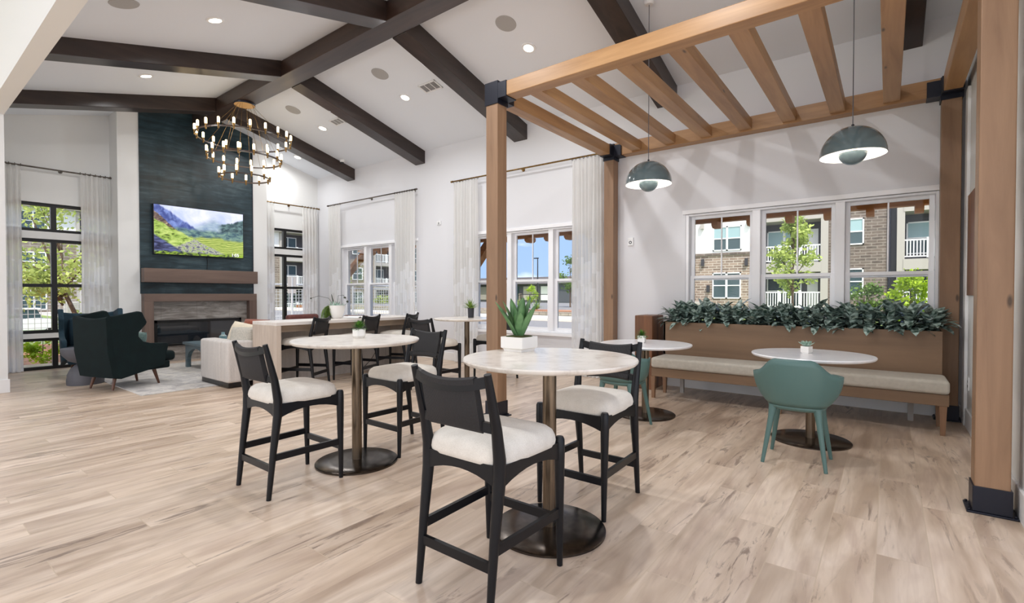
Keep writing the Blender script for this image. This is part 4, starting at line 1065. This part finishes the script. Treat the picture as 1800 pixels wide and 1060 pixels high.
pillow('throw_pillow', 'round warm grey pillow leaning on the sofa back', (-7.03, 3.10, .64), .36, .30, .17, (R(-10), 0, R(30)), 'greypil')
# coffee table with arched ends
CT = thing('coffee_table', 'blue grey coffee table with arched ends on the rug', 'coffee table', (0, 0, .010))
MB().box(-9.50, -8.56, 3.20, 4.40, .385, .425).build('tabletop', 'bluegrey', CT, bevel=.004)
def arch_poly(x0, x1, h):
    pts = [(x0, 0), (x0, h), (x1, h), (x1, 0), (x1-.07, 0)]
    cxm = (x0+x1)/2; rw = (x1-x0)/2-.07
    for i in range(13): a = PI*i/12; pts.append((cxm+rw*math.cos(a), .12+(h-.17)*math.sin(a)))
    pts.append((x0+.07, 0)); return pts
for y in (3.23, 4.31): MB().prism(arch_poly(-9.46, -8.60, .385), 'y', y, y+.06).build('arched_end_panel', 'bluegrey', CT)
BT = MB().lathe([(.0005, 0), (.055, 0), (.06, .02), (.06, .10), (.03, .125), (.024, .16), (.03, .165)], 20).build('glass_vase', 'bottle', loc=(-8.95, 3.62, .435), smooth=True)
tag(BT, 'pale blue glass vase on the coffee table', 'vase')
# leather lounge chairs near the window
def lounge(label, loc, rz, mat):
    t = thing('lounge_chair', label, 'armchair', loc, rz, 'leather lounge chairs')
    MB().box(-.36, .36, -.34, .36, .14, .42).build('seat', mat, t, bevel=.06, seg=4, smooth='all')
    MB().box(-.38, .38, -.42, -.26, .14, .80).build('backrest', mat, t, bevel=.06, seg=4, smooth='all')
    for s in (-1, 1): MB().box(s*.42-.06, s*.42+.06, -.40, .34, .14, .58).build('armrest', mat, t, bevel=.05, seg=4, smooth='all')
    for sx in (-1, 1):
        for sy in (-1, 1): MB().tube([(sx*.36, sy*.30, .14), (sx*.37, sy*.31, 0)], [.022, .016], 8).build('leg', 'walnut', t)
lounge('reddish brown leather lounge chair by the far corner window', (-9.9, 5.80, 0), R(-85), 'leather2')
lounge('taupe leather lounge chair beyond the counter', (-8.85, 5.85, 0), R(-178), 'leather')

# ================================================================== LONG COUNTER
LC = thing('community_counter', 'long bleached oak waterfall counter behind the sofa', 'counter', (0, 0, 0))
MB().box(-6.80, -6.16, 3.12, 5.46, .84, .883).build('countertop', 'countertop', LC, bevel=.003)
MB().box(-6.80, -6.16, 3.12, 3.185, 0, .84).build('waterfall_end', 'oak', LC, bevel=.003)
MB().box(-6.80, -6.16, 5.395, 5.46, 0, .84).build('waterfall_end', 'oak', LC, bevel=.003)
MB().box(-6.42, -6.36, 3.185, 5.395, .74, .84).build('apron', 'oakh', LC)
MB().box(-6.80, -6.76, 3.185, 5.395, 0, .84).build('back_panel', 'sofa', LC)
PT = thing('potted_arrangement', 'big white bowl of trailing succulents on the counter', 'potted plant', (-6.52, 4.22, .883), 0)
MB().lathe([(.0005, 0), (.055, 0), (.075, .02), (.10, .09), (.122, .195), (.114, .195), (.105, .17), (.0005, .17)], 36).build('bowl', 'ceramic', PT, smooth=True)
rnd = random.Random(21); m_ = MB()
for k in range(46):
    a = rnd.uniform(0, 2*PI); el = rnd.uniform(.4, 1.5); d = Vector((math.cos(a)*math.cos(el), math.sin(a)*math.cos(el), math.sin(el))); r0 = rnd.uniform(0, .09)
    m_.leaf((r0*math.cos(a*2), r0*math.sin(a*2), .17), d, (0, 0, 1), rnd.uniform(.05, .12), .022, .3, .2, 4)
m_.build('succulent_leaves', 'succulent', PT, smooth='all')
m_ = MB()
for k in range(170):
    a = R(205)+rnd.uniform(-1.0, 1.0); p = [Vector((.07*math.cos(a), .07*math.sin(a), .19))]; dd = Vector((math.cos(a), math.sin(a), .9)).normalized()
    L = rnd.uniform(.18, .33)
    m_.leaf(p[0]+Vector((rnd.uniform(-.02, .02), rnd.uniform(-.03, .03), 0)), dd, (0, 0, 1), L, .012, 4.6, .1, 7)
m_.build('trailing_tuft', 'tuft', PT)
m_ = MB()
m_.tube([(-.03, -.02, .17), (-.09, -.08, .30), (-.16, -.20, .335), (-.20, -.30, .30)], .003, 5)
m_.tube([(0, 0, .17), (.0, .02, .34), (.04, .08, .345), (.06, .12, .28)], .003, 5); m_.tube([(-.02, -.03, .17), (-.05, -.06, .36)], [.016, .004], 6)
m_.ball((-.20, -.30, .30), .012, n=8).ball((.05, .10, .31), .022, .022, .014, 8).ball((.07, .13, .25), .018, n=8)
m_.build('branch', 'stem', PT, smooth=True)
ob = MB(); ob.grid([[(-.14, .20*u-.1, .004+.018*math.sin(abs(u-.5)*2*PI)) for u in [i/10 for i in range(11)]], [(.14, .20*u-.1, .004+.018*math.sin(abs(u-.5)*2*PI)) for u in [i/10 for i in range(11)]]])
o = ob.build('open_book', 'plate', solid=.006, loc=(-6.42, 4.45, .887)); o.rotation_euler = (0, 0, R(20)); tag(o, 'open white magazine lying on the counter next to the bowl', 'book')
o = MB().tube([(-6.75, 4.62, .70), (-6.5, 4.72, .58), (-6.45, 4.86, .33), (-6.5, 4.80, .20), (-6.7, 4.75, .02)], .005, 6).build('power_cord', 'tvblack', smooth=True)
tag(o, 'thin black power cord hanging under the long counter', 'cord')

# ================================================================== WALL DEVICES
def device(label, x, z, w, h, lens, name='wall_thermostat'):
    t = thing(name, label, 'wall device', (x, YW, z))
    MB().box(-w/2, w/2, -.022, 0, -h/2, h/2).build('cover', 'plate', t, bevel=.006, seg=3)
    MB().lathe([(.0005, 0), (lens, 0)], 16, Matrix.Translation((0, -.0235, -.01)) @ Matrix.Rotation(PI/2, 4, 'X')).build('dial', 'darklens', t)
    MB().lathe([(.0005, 0), (lens*.5, 0)], 16, Matrix.Translation((0, -.0245, -.01)) @ Matrix.Rotation(PI/2, 4, 'X')).build('dial_center', 'plate', t)
device('small white sensor on the wall between the two curtain groups', -6.80, 2.60, .10, .075, .018, 'wall_sensor')
device('white wall mounted alarm sounder beside the pergola window', -2.92, 1.99, .082, .115, .022, 'wall_alarm')
o = MB().box(.586, .60, 5.35, 6.40, 1.235, 2.17).build('wall_panel', 'liveedge', bevel=.003)
tag(o, 'brown wood art panel on the side wall behind the right post', 'wall art')
t = thing('wall_outlet', 'white power outlet low on the side wall behind the right post', 'outlet', (.6, 6.18, .415))
MB().box(-.008, 0, -.038, .038, -.06, .06).build('cover_plate', 'plate', t, bevel=.002)
for z in (-.022, .022): MB().box(-.010, -.008, -.014, .014, z-.012, z+.012).build('socket', 'darklens', t)

# ================================================================== PORCH OUTSIDE
pr = MB().box(-11.7, 4.5, 6.81, 8.9, 2.72, 2.80)
tag(pr.build('porch_roof', 'porch'), 'timber porch roof outside the window wall', 'porch roof', kind='structure')
tag(MB().box(-11.7, 4.5, 8.23, 8.37, 2.40, 2.60).build('porch_beam', 'porch', bevel=.005), 'brown timber eave beam outside above the windows', 'beam')
tag(MB().box(-11.7, 4.5, 7.95, 8.02, 2.54, 2.715).build('porch_beam', 'porch', bevel=.005), 'second timber beam just under the porch roof', 'beam')
kx = [-12.0, -11.47, -10.97] + [-6.8, -6.3, -5.79, -5.29, -4.8] + [-2.36, -1.81, -1.25, -.74, -.22, .33]
wn_names = {0: 'counter window', 1: 'middle window', 2: 'bench window'}
kx = [x*8.3/8.9 for x in kx]
for i, x in enumerate(kx):
    w = 0 if i < 3 else (1 if i < 8 else 2); j = i if w == 0 else (i-3 if w == 1 else i-8)
    o = MB().prism([(8.14, 2.40), (8.14, 2.34), (8.20, 2.30), (8.36, 2.30), (8.42, 2.34), (8.42, 2.40)], 'x', x-.045, x+.045).build('eave_corbel', 'porch')
    tag(o, 'timber corbel under the eave beam, %s from the left in the %s' % (ordn[j], wn_names[w]), 'corbel', 'eave corbels')
for x, lab in ((-11.3, 'diagonal timber brace outside the counter window'), (-6.88, 'diagonal timber brace outside the middle window'), (-2.66, 'diagonal timber brace at the left edge of the bench window')):
    tag(MB().bar((x, 6.87, .94), (x, 8.26, 2.44), .14, .20, (1, 0, 0)).build('porch_brace', 'porch', bevel=.004), lab, 'brace', 'porch braces')
tag(MB().lathe([(.0005, 2.712), (.07, 2.712), (.075, 2.72)], 20, Matrix.Translation((-1.2, 7.5, 0))).build('porch_light', 'lampdisc'), 'small recessed light in the porch roof outside the bench window', 'ceiling light')

# ================================================================== GROUND OUTSIDE
struct(MB().box(-120, 80, 6.8, 160, -.35, -.16).box(-120, -11.26, -60, 6.8, -.35, -.16), 'ground', 'grass')
struct(MB().box(-45, 30, 9.6, 21.0, -.16, -.15), 'parking_lot', 'asphalt')
struct(MB().box(-70, 30, 6.8, 9.6, -.16, -.12), 'porch_slab', 'curb')
struct(MB().box(-45, -14, 27.0, 48, -.16, .20), 'upper_road', 'asphalt')
struct(MB().box(-17.9, -11.26, -6, 8, -.16, -.10), 'mulch_bed', 'mulch')
for i in range(7):
    x = -30+i*2.8; o = MB().bar((x, 13, -.145), (x-.2, 18.5, -.145), .12, .01).build('parking_line', 'paint'); tag(o, '%s white parking bay line from the left on the asphalt outside the middle window' % ordn[i], 'parking line', 'parking bay lines')
tag(MB().box(-45, -12, 21.0, 23.5, -.16, 0).build('curb', 'curb', bevel=.02), 'pale concrete curb and walk across the car park', 'curb')
for j, (xa, xb, ya, z) in enumerate(((-40, -17.5, 24.3, .30), (-22.5, -12, 23.8, .20))):
    tag(MB().box(xa, xb, ya, ya+.4, -.16, z).build('retaining_wall', 'block'), ('long low grey block retaining wall across the car park', 'short grey block retaining wall at the right of the car park')[j], 'wall', 'retaining walls')
struct(MB().box(-45, -12, 24.7, 27.0, -.16, .22), 'planting_bed', 'mulch')
# garages
GA = thing('garage_building', 'long low grey garage building across the car park', 'building', (0, 0, 0))
g = MB().box(-64, -37.5, 60, 68, -.16, 2.75); g.build('wall', 'sidegrey', GA)
MB().prism([(59.2, 2.7), (69, 2.7), (64, 3.9)], 'x', -65, -37).build('roof', 'shingle', GA)
for i in range(8):
    x = -63+i*3.2
    MB().box(x, x+2.4, 59.95, 60, .3, 2.35).build('garage_door', 'bglass' if i in (5,) else 'bwhite' if i % 3 == 1 else 'sidebeige', GA)
    MB().box(x+2.5, x+3.0, 59.7, 60.1, .2, 1.3).build('stone_pier', 'bricky', GA)
WB = thing('white_building', 'plain white building behind the black handrail', 'building', (0, 0, 0))
MB().box(-27.0, -15.0, 48.1, 55, -.16, 2.45).build('wall', 'bwhite', WB); MB().box(-27.3, -14.7, 47.9, 55.3, 2.45, 2.62).build('roof_edge', 'bwhite', WB); MB().box(-24.4, -23.0, 48.05, 48.1, .2, 2.0).build('door', 'sidewhite', WB)
HR = MB(); 
for x in (-21.4, -20.6, -19.8, -19.0): HR.tube([(x, 29, .18), (x, 29, 1.2)], .03, 6)
HR.tube([(-22.6, 29, .8), (-21.4, 29, 1.2), (-18.6, 29, 1.2)], .03, 6)
tag(HR.build('handrail', 'tvblack'), 'black metal handrail in front of the white building', 'railing')
LP = thing('street_lamp', 'tall black car park lamp against the blue sky', 'street lamp', (-33.3, 48.5, -.16))
MB().tube([(0, 0, 0), (0, 0, 5.6)], [.09, .06], 8).build('pole', 'tvblack', LP); MB().box(-.5, .1, -.1, .1, 5.6, 5.72).build('lamp_head', 'tvblack', LP)

# ---------------- trees and shrubs
def tree(name, label, loc, h, r, n, mat, trunk=.5, leaf=.22, seed=1, group=None, shape=1.0, cat='tree', trunk_r=.06, lean=(0, 0)):
    rnd = random.Random(seed); t = thing(name, label, cat, loc, 0, group)
    b = MB(); b.tube([(0, 0, 0), (lean[0]*.5, lean[1]*.5, h*.4), (lean[0], lean[1], h*.85)], [trunk_r, trunk_r*.7, trunk_r*.2], 7)
    cz_ = h*(trunk+(1-trunk)/2); rz = h*(1-trunk)/2; cl = []
    for k in range(max(5, n//90)):
        a = rnd.uniform(0, 2*PI); q = rnd.uniform(-1, 1); w = math.sqrt(max(0, 1-q*q))*rnd.uniform(.3, .85)*(1-.45*max(0, q)*shape)
        c = Vector((lean[0]*.7+r*w*math.cos(a), lean[1]*.7+r*w*math.sin(a), cz_+rz*q*.85)); cl.append(c)
        b.tube([(lean[0]*.5, lean[1]*.5, min(c.z*.7, h*.6)), c], [trunk_r*.35, trunk_r*.08], 5)
    b.build('trunk', 'bark', t)
    f = MB(); cr_ = r*.42
    for k in range(n):
        c = cl[rnd.randrange(len(cl))]; d = Vector((rnd.gauss(0, 1), rnd.gauss(0, 1), rnd.gauss(0, .8))); d.normalize(); p = c+d*cr_*rnd.uniform(.2, 1.0)
        dd = Vector((rnd.gauss(0, 1), rnd.gauss(0, 1), rnd.gauss(0, .7))).normalized(); L = leaf*rnd.uniform(.7, 1.3)
        sd = dd.cross(Vector((rnd.gauss(0, 1), rnd.gauss(0, 1), rnd.gauss(0, 1)))).normalized()*L*.3
        f.add([p, p+dd*L*.5+sd, p+dd*L, p+dd*L*.5-sd], [(0, 1, 2, 3)])
    f.build('foliage', mat, t)
    return t
tree('young_tree', 'slender young tree in front of the balconies in the bench window', (-3.25, 24.0, -.16), 5.0, .98, 2100, 'treeleaf', .18, .17, 2, shape=1.3)
tree('shrub', 'bright lime green shrub at the right of the bench window', (.40, 14.5, -.16), 1.95, .52, 2200, 'limeleaf', .08, .09, 3, cat='shrub', trunk_r=.02)
tree('shrub', 'looser mid green shrub beside the lime one', (-.48, 15.2, -.16), 1.9, .56, 1500, 'treeleaf2', .08, .09, 4, cat='shrub', trunk_r=.02)
tree('shrub', 'round green shrub in front of the garages', (-27.2, 38.5, .3), 1.75, .72, 1500, 'limeleaf', .05, .12, 5, cat='shrub', trunk_r=.03, shape=1.6)
tree('tree', 'leafy green tree at the left edge of the middle window', (-25.9, 26.0, .2), 3.7, 1.7, 2600, 'treeleaf', .1, .2, 6)
tree('tree', 'airy tree beside the white building', (-19.6, 33.0, .2), 4.3, 1.2, 1100, 'treeleaf2', .25, .2, 7)
tree('tree', 'thin tree at the right edge of the middle window', (-16.0, 30.0, .2), 4.6, 1.0, 500, 'treeleaf2', .3, .16, 8)
for i, (x, y, h, lab) in enumerate(((-50, 95, 6.5, 'distant tree left of the lamp post'), (-47, 96, 7.5, 'distant tree right behind the lamp post'), (-44, 94, 6.8, 'distant tree furthest right beyond the garages'))):
    tree('tree', lab, (x, y, 0), h, 1.5, 700, 'treeleaf2', .1, .6, 30+i, 'distant trees beyond the garages', trunk_r=.15)
tree('tree', 'leafy tree leaning in front of the left window', (-15.6, 3.3, -.1), 3.7, 1.5, 2300, 'treeleaf', .36, .12, 9, lean=(-.3, -1.0))
tree('shrub', 'lime green shrub on the mulch outside the left window', (-12.6, 1.95, -.1), .66, .36, 700, 'limeleaf', .1, .07, 10, cat='shrub', trunk_r=.012)
tree('shrub', 'second lime green shrub on the mulch right of the first', (-12.6, 2.85, -.1), .62, .3, 500, 'limeleaf', .1, .07, 11, cat='shrub', trunk_r=.012)
tree('shrub', 'green shrub by the mesh fence outside the left window', (-16.4, 3.2, -.15), 1.05, .5, 600, 'treeleaf', .1, .1, 12, cat='shrub', trunk_r=.015)
tree('shrub', 'dark leafy shrub outside the counter window', (-12.1, 9.75, -.15), 1.42, .5, 420, 'treeleaf2', .1, .12, 13, cat='shrub', trunk_r=.02)
tree('shrub', 'rounded green shrub in front of the grey apartment block', (-42.5, 33.0, -.16), 1.5, .9, 700, 'treeleaf', .05, .2, 14, cat='shrub', trunk_r=.03)
tree('young_tree', 'thin yellow green tree before the grey apartment block', (-29.5, 19.5, -.16), 4.6, 1.1, 500, 'limeleaf', .35, .18, 15)
for i, (x, y) in enumerate(((-20.8, 25.4), (-19.9, 25.8), (-18.8, 25.3), (-23.4, 25.5), (-17.8, 25.8))):
    m_ = MB(); rnd = random.Random(50+i)
    for k in range(90):
        a = rnd.uniform(0, 2*PI); el = rnd.uniform(.6, 1.5); d = Vector((math.cos(a)*math.cos(el), math.sin(a)*math.cos(el), math.sin(el)))
        m_.leaf(d*.05, d, (0, 0, 1), rnd.uniform(.4, .7), .03, .8, .1, 4)
    o = m_.build('ornamental_grass', 'tuft', loc=(x, y, .215)); tag(o, 'tuft of ornamental grass in the bed above the block wall', 'grass tuft', 'ornamental grass tufts')

# ---------------- apartment building beyond the bench window (front at y = 33)
AB = thing('apartment_building', 'brick and white panel apartment block with balconies beyond the bench window', 'building', (0, 0, 0))
YB = 33.0
MB().box(-11.4, -10.1, YB-.25, YB+8, -.2, 9).build('brick_pier', 'brickx', AB)
MB().box(-10.1, -6.2, YB, YB+8, -.2, 3.78).build('brick_wall', 'brickx', AB)
MB().box(-10.15, -6.2, YB-.08, YB+.1, 3.70, 3.86).build('brick_course', 'brickdark', AB)
MB().box(-10.1, -6.2, YB, YB+8, 3.86, 9).build('panel_wall', 'sidewhite', AB)
MB().box(-2.72, -.05, YB, YB+8, -.2, 9).build('brick_wall', 'brickdark', AB)
MB().box(-6.2, 6, YB+1.5, YB+8, -.2, 9).build('balcony_rear_wall', 'sidegrey', AB)
MB().box(-.05, .3, YB+.3, YB+8, -.2, 9).build('side_wall', 'sidegrey', AB)
MB().box(4.6, 9, YB, YB+8, -.2, 9).build('brick_wall', 'brickdark', AB)
MB().tube([(.02, YB-.06, -.2), (.02, YB-.06, 9)], .06, 8).build('downpipe', 'steel', AB)
for xa, xb in ((-3.08, -2.72), (.33, .66), (-6.3, -6.1)): MB().box(xa, xb, YB-.1, YB+.3, -.2, 9).build('balcony_column', 'sidebeige', AB)
for xa, xb in ((-6.2, -3.05), (.6, 4.6)):
    for z in (2.52, 5.55): MB().box(xa, xb, YB-.12, YB+1.5, z, z+.55).build('balcony_floor', 'sidebeige', AB)
    for z in (3.12, .40):
        r_ = MB(); r_.box(xa, xb, YB-.05, YB+.02, z+.90, z+.97); r_.box(xa, xb, YB-.05, YB+.02, z+.05, z+.11); x = xa
        while x < xb: r_.box(x, x+.045, YB-.035, YB, z+.1, z+.92); x += .135
        for x in (xa+1.0, xa+2.1): r_.box(x-.06, x+.06, YB-.08, YB+.04, z, z+1.05)
        r_.build('balcony_railing', 'bwhite', AB)
def bwin(x0, x1, z0, z1, y, par, blind=False, axis='y'):
    def bx(m, a, b, c, d, e, f): return m.box(a, b, c, d, e, f) if axis == 'y' else m.box(-d, -c, a, b, e, f)
    f = MB(); t = .07; bx(f, x0, x1, y-.06, y, z0, z0+t); bx(f, x0, x1, y-.06, y, z1-t, z1); bx(f, x0, x0+t, y-.06, y, z0, z1); bx(f, x1-t, x1, y-.06, y, z0, z1)
    bx(f, x0, x1, y-.05, y, (z0+z1)/2-.03, (z0+z1)/2+.03)
    if x1-x0 > 1.2: bx(f, (x0+x1)/2-.06, (x0+x1)/2+.06, y-.06, y, z0, z1)
    fo = f.build('window', 'bwhite', par); g = MB(); bx(g, x0+.05, x1-.05, y-.02, y-.01, z0+.05, z1-.05); g.build('pane', 'bglass', fo)
    if blind: g = MB(); bx(g, x0+.08, x1-.08, y-.026, y-.021, (z0+z1)/2+.02, z1-.06); g.build('blind', 'blind', fo)
bwin(-8.98, -7.28, 3.98, 5.52, YB, AB, True); bwin(-9.0, -7.3, .95, 2.6, YB, AB)
for z in (3.2, .45):
    bwin(-6.1, -4.2, z, z+1.95, YB+1.5, AB, z > 1); bwin(-1.78, -1.08, z+.75, z+2.2, YB, AB, z > 1); bwin(.75, 3.1, z+.2, z+1.95, YB+1.5, AB, z > 1)
    MB().box(-3.9, -3.35, YB+1.45, YB+1.5, z-.1, z+1.95).build('balcony_door', 'bwhite', AB)
for x, z in ((-9.6, 3.05), (-6.98, 3.0), (-9.25, 1.35)): MB().box(x-.09, x+.09, YB-.16, YB, z, z+.45).build('wall_sconce', 'darklens', AB)
for x in (-9.65, -6.85): MB().box(x-.1, x+.1, YB-.2, YB, 5.45, 5.85).build('wall_vent', 'sidebeige', AB)
AC = MB().box(-10.0, -9.1, 31.6, 32.4, -.16, .75).build('air_conditioner', 'sidebeige', bevel=.03); tag(AC, 'beige air conditioning unit at the foot of the brick wall', 'air conditioner')

# ---------------- long grey apartment block to the left (front at x = -50)
LB = thing('apartment_building', 'long grey brick apartment block seen through the counter and far windows', 'building', (0, 0, 0))
XB = -50.0
MB().box(XB-8, XB-1.6, -6, 56, -.9, 7.6).build('rear_wall', 'sidegrey', LB)
MB().box(XB-9, XB+.6, -7, 57, 7.62, 7.85).build('roof_edge', 'sidebeige', LB)
MB().prism([(XB+.6, 7.85), (XB-6, 10.6), (XB-9, 7.85)], 'y', -7, 57).build('roof', 'shingle', LB)
def lwin(xx, a, b, z0, z1):
    t = .08; f = MB()
    f.box(xx, xx+.06, a, b, z0, z0+t).box(xx, xx+.06, a, b, z1-t, z1).box(xx, xx+.06, a, a+t, z0+t, z1-t).box(xx, xx+.06, b-t, b, z0+t, z1-t).box(xx, xx+.06, (a+b)/2-.05, (a+b)/2+.05, z0+t, z1-t).box(xx, xx+.05, a+t, b-t, (z0+z1)/2-.03, (z0+z1)/2+.03)
    fo = f.build('window', 'bwhite', LB); MB().box(xx+.01, xx+.02, a+.05, b-.05, z0+.05, z1-.05).build('pane', 'bglass', fo)
for (y, bl, c, d, wy) in ((-2.6, 4.4, 1.8, 5.4, (-1.4,)), (5.4, 4.4, 9.8, 13.4, (6.6,)), (13.4, 4.4, 17.8, 21.4, (14.7,)), (21.4, 4.4, 25.8, 29.4, (22.6,)), (29.4, 8.1, 37.5, 41.2, (30.6, 34.4)), (41.2, 6, 47.2, 51, (43,))):
    MB().box(XB-1.6, XB, y, y+bl, -.9, 5.3).build('brick_wall', 'bricky', LB)
    MB().box(XB-1.6, XB-.02, y, y+bl, 5.3, 7.62).build('upper_wall', 'sidegrey' if y > 28 else 'sidewhite', LB)
    for z in (-.75, 2.1, 5.1):
        for w_ in wy: lwin(XB, w_, w_+1.4, z+.8, z+2.25)
        MB().box(XB-1.6, XB+.1, c, d, z-.42, z).build('balcony_floor', 'sidebeige', LB)
        r_ = MB(); r_.box(XB, XB+.06, c, d, z+.96, z+1.03).box(XB, XB+.06, c, d, z+.08, z+.14); yy = c
        while yy < d: r_.box(XB+.01, XB+.05, yy, yy+.06, z+.15, z+.95); yy += .2
        r_.box(XB-.02, XB+.08, c+1.75, c+1.9, z, z+1.10); r_.build('balcony_railing', 'bwhite', LB)
        lwin(XB-1.6, c+.7, c+2.6, z+.1, z+2.25)
    MB().box(XB-.1, XB+.2, c-.1, c+.1, -.9, 7.6).build('corner_trim', 'sidebeige', LB)

# mesh fence, white vehicle, utility cabinet outside the left window
FN = thing('mesh_fence', 'light metal mesh fence outside the far windows', 'fence', (0, 0, 0))
xF = -18.0; r_ = MB(); yy = -3.0
r_.tube([(xF, -3, 1.60), (xF, 17, 1.60)], .035, 6).tube([(xF, -3, 1.48), (xF, 17, 1.48)], .02, 6)
z = -.05
while z < 1.46: r_.box(xF-.008, xF+.008, -3, 17, z, z+.016); z += .125
r_.build('mesh_rails', 'galv', FN)
r2 = MB(); yy = -3.0
while yy < 17: r2.box(xF-.006, xF+.006, yy, yy+.014, -.1, 1.46); yy += .125
r2.build('mesh_wires', 'galv', FN, ); pass
for i in range(10): MB().tube([(xF, -3+i*2.2, -.16), (xF, -3+i*2.2, 1.62)], .04, 6).build('post', 'galv', FN)
VH = thing('utility_cart', 'white utility cart parked behind the mesh fence', 'vehicle', (-22.3, 3.12, -.16), R(90)); VH.scale = (.62, .62, .62)
MB().prism([(-.9, .35), (1.1, .35), (1.1, .8), (.7, .95), (.3, 1.0), (.1, 1.0), (-.9, .95)], 'y', -.55, .55).build('body', 'bwhite', VH, bevel=.05)
MB().prism([(-.35, 1.0), (.45, 1.0), (.25, 1.45), (-.3, 1.45)], 'y', -.5, .5).build('cab_window', 'bglass', VH); MB().box(-.45, .4, -.55, .55, 1.45, 1.52).build('roof', 'bwhite', VH, bevel=.02)
for sx in (-.6, .75):
    for sy in (-1, 1): MB().tube([(sx, sy*.46, .24), (sx, sy*.60, .24)], .24, 16).build('wheel', 'tvblack', VH)
o = MB().box(-22.4, -21.9, 3.98, 4.34, -.16, .98).build('utility_cabinet', 'sidebeige', bevel=.03); tag(o, 'grey utility cabinet behind the mesh fence', 'cabinet')
SGN = thing('sign_post', 'grey sign on a post outside the right far window', 'sign', (-17.0, 9.19, -.16))
MB().tube([(0, 0, 0), (0, 0, 2.0)], .04, 8).build('post', 'galv', SGN); MB().box(-.02, .02, -.15, .15, 1.42, 2.02).build('sign_panel', 'sidebeige', SGN)

print('objects', len(bpy.data.objects))
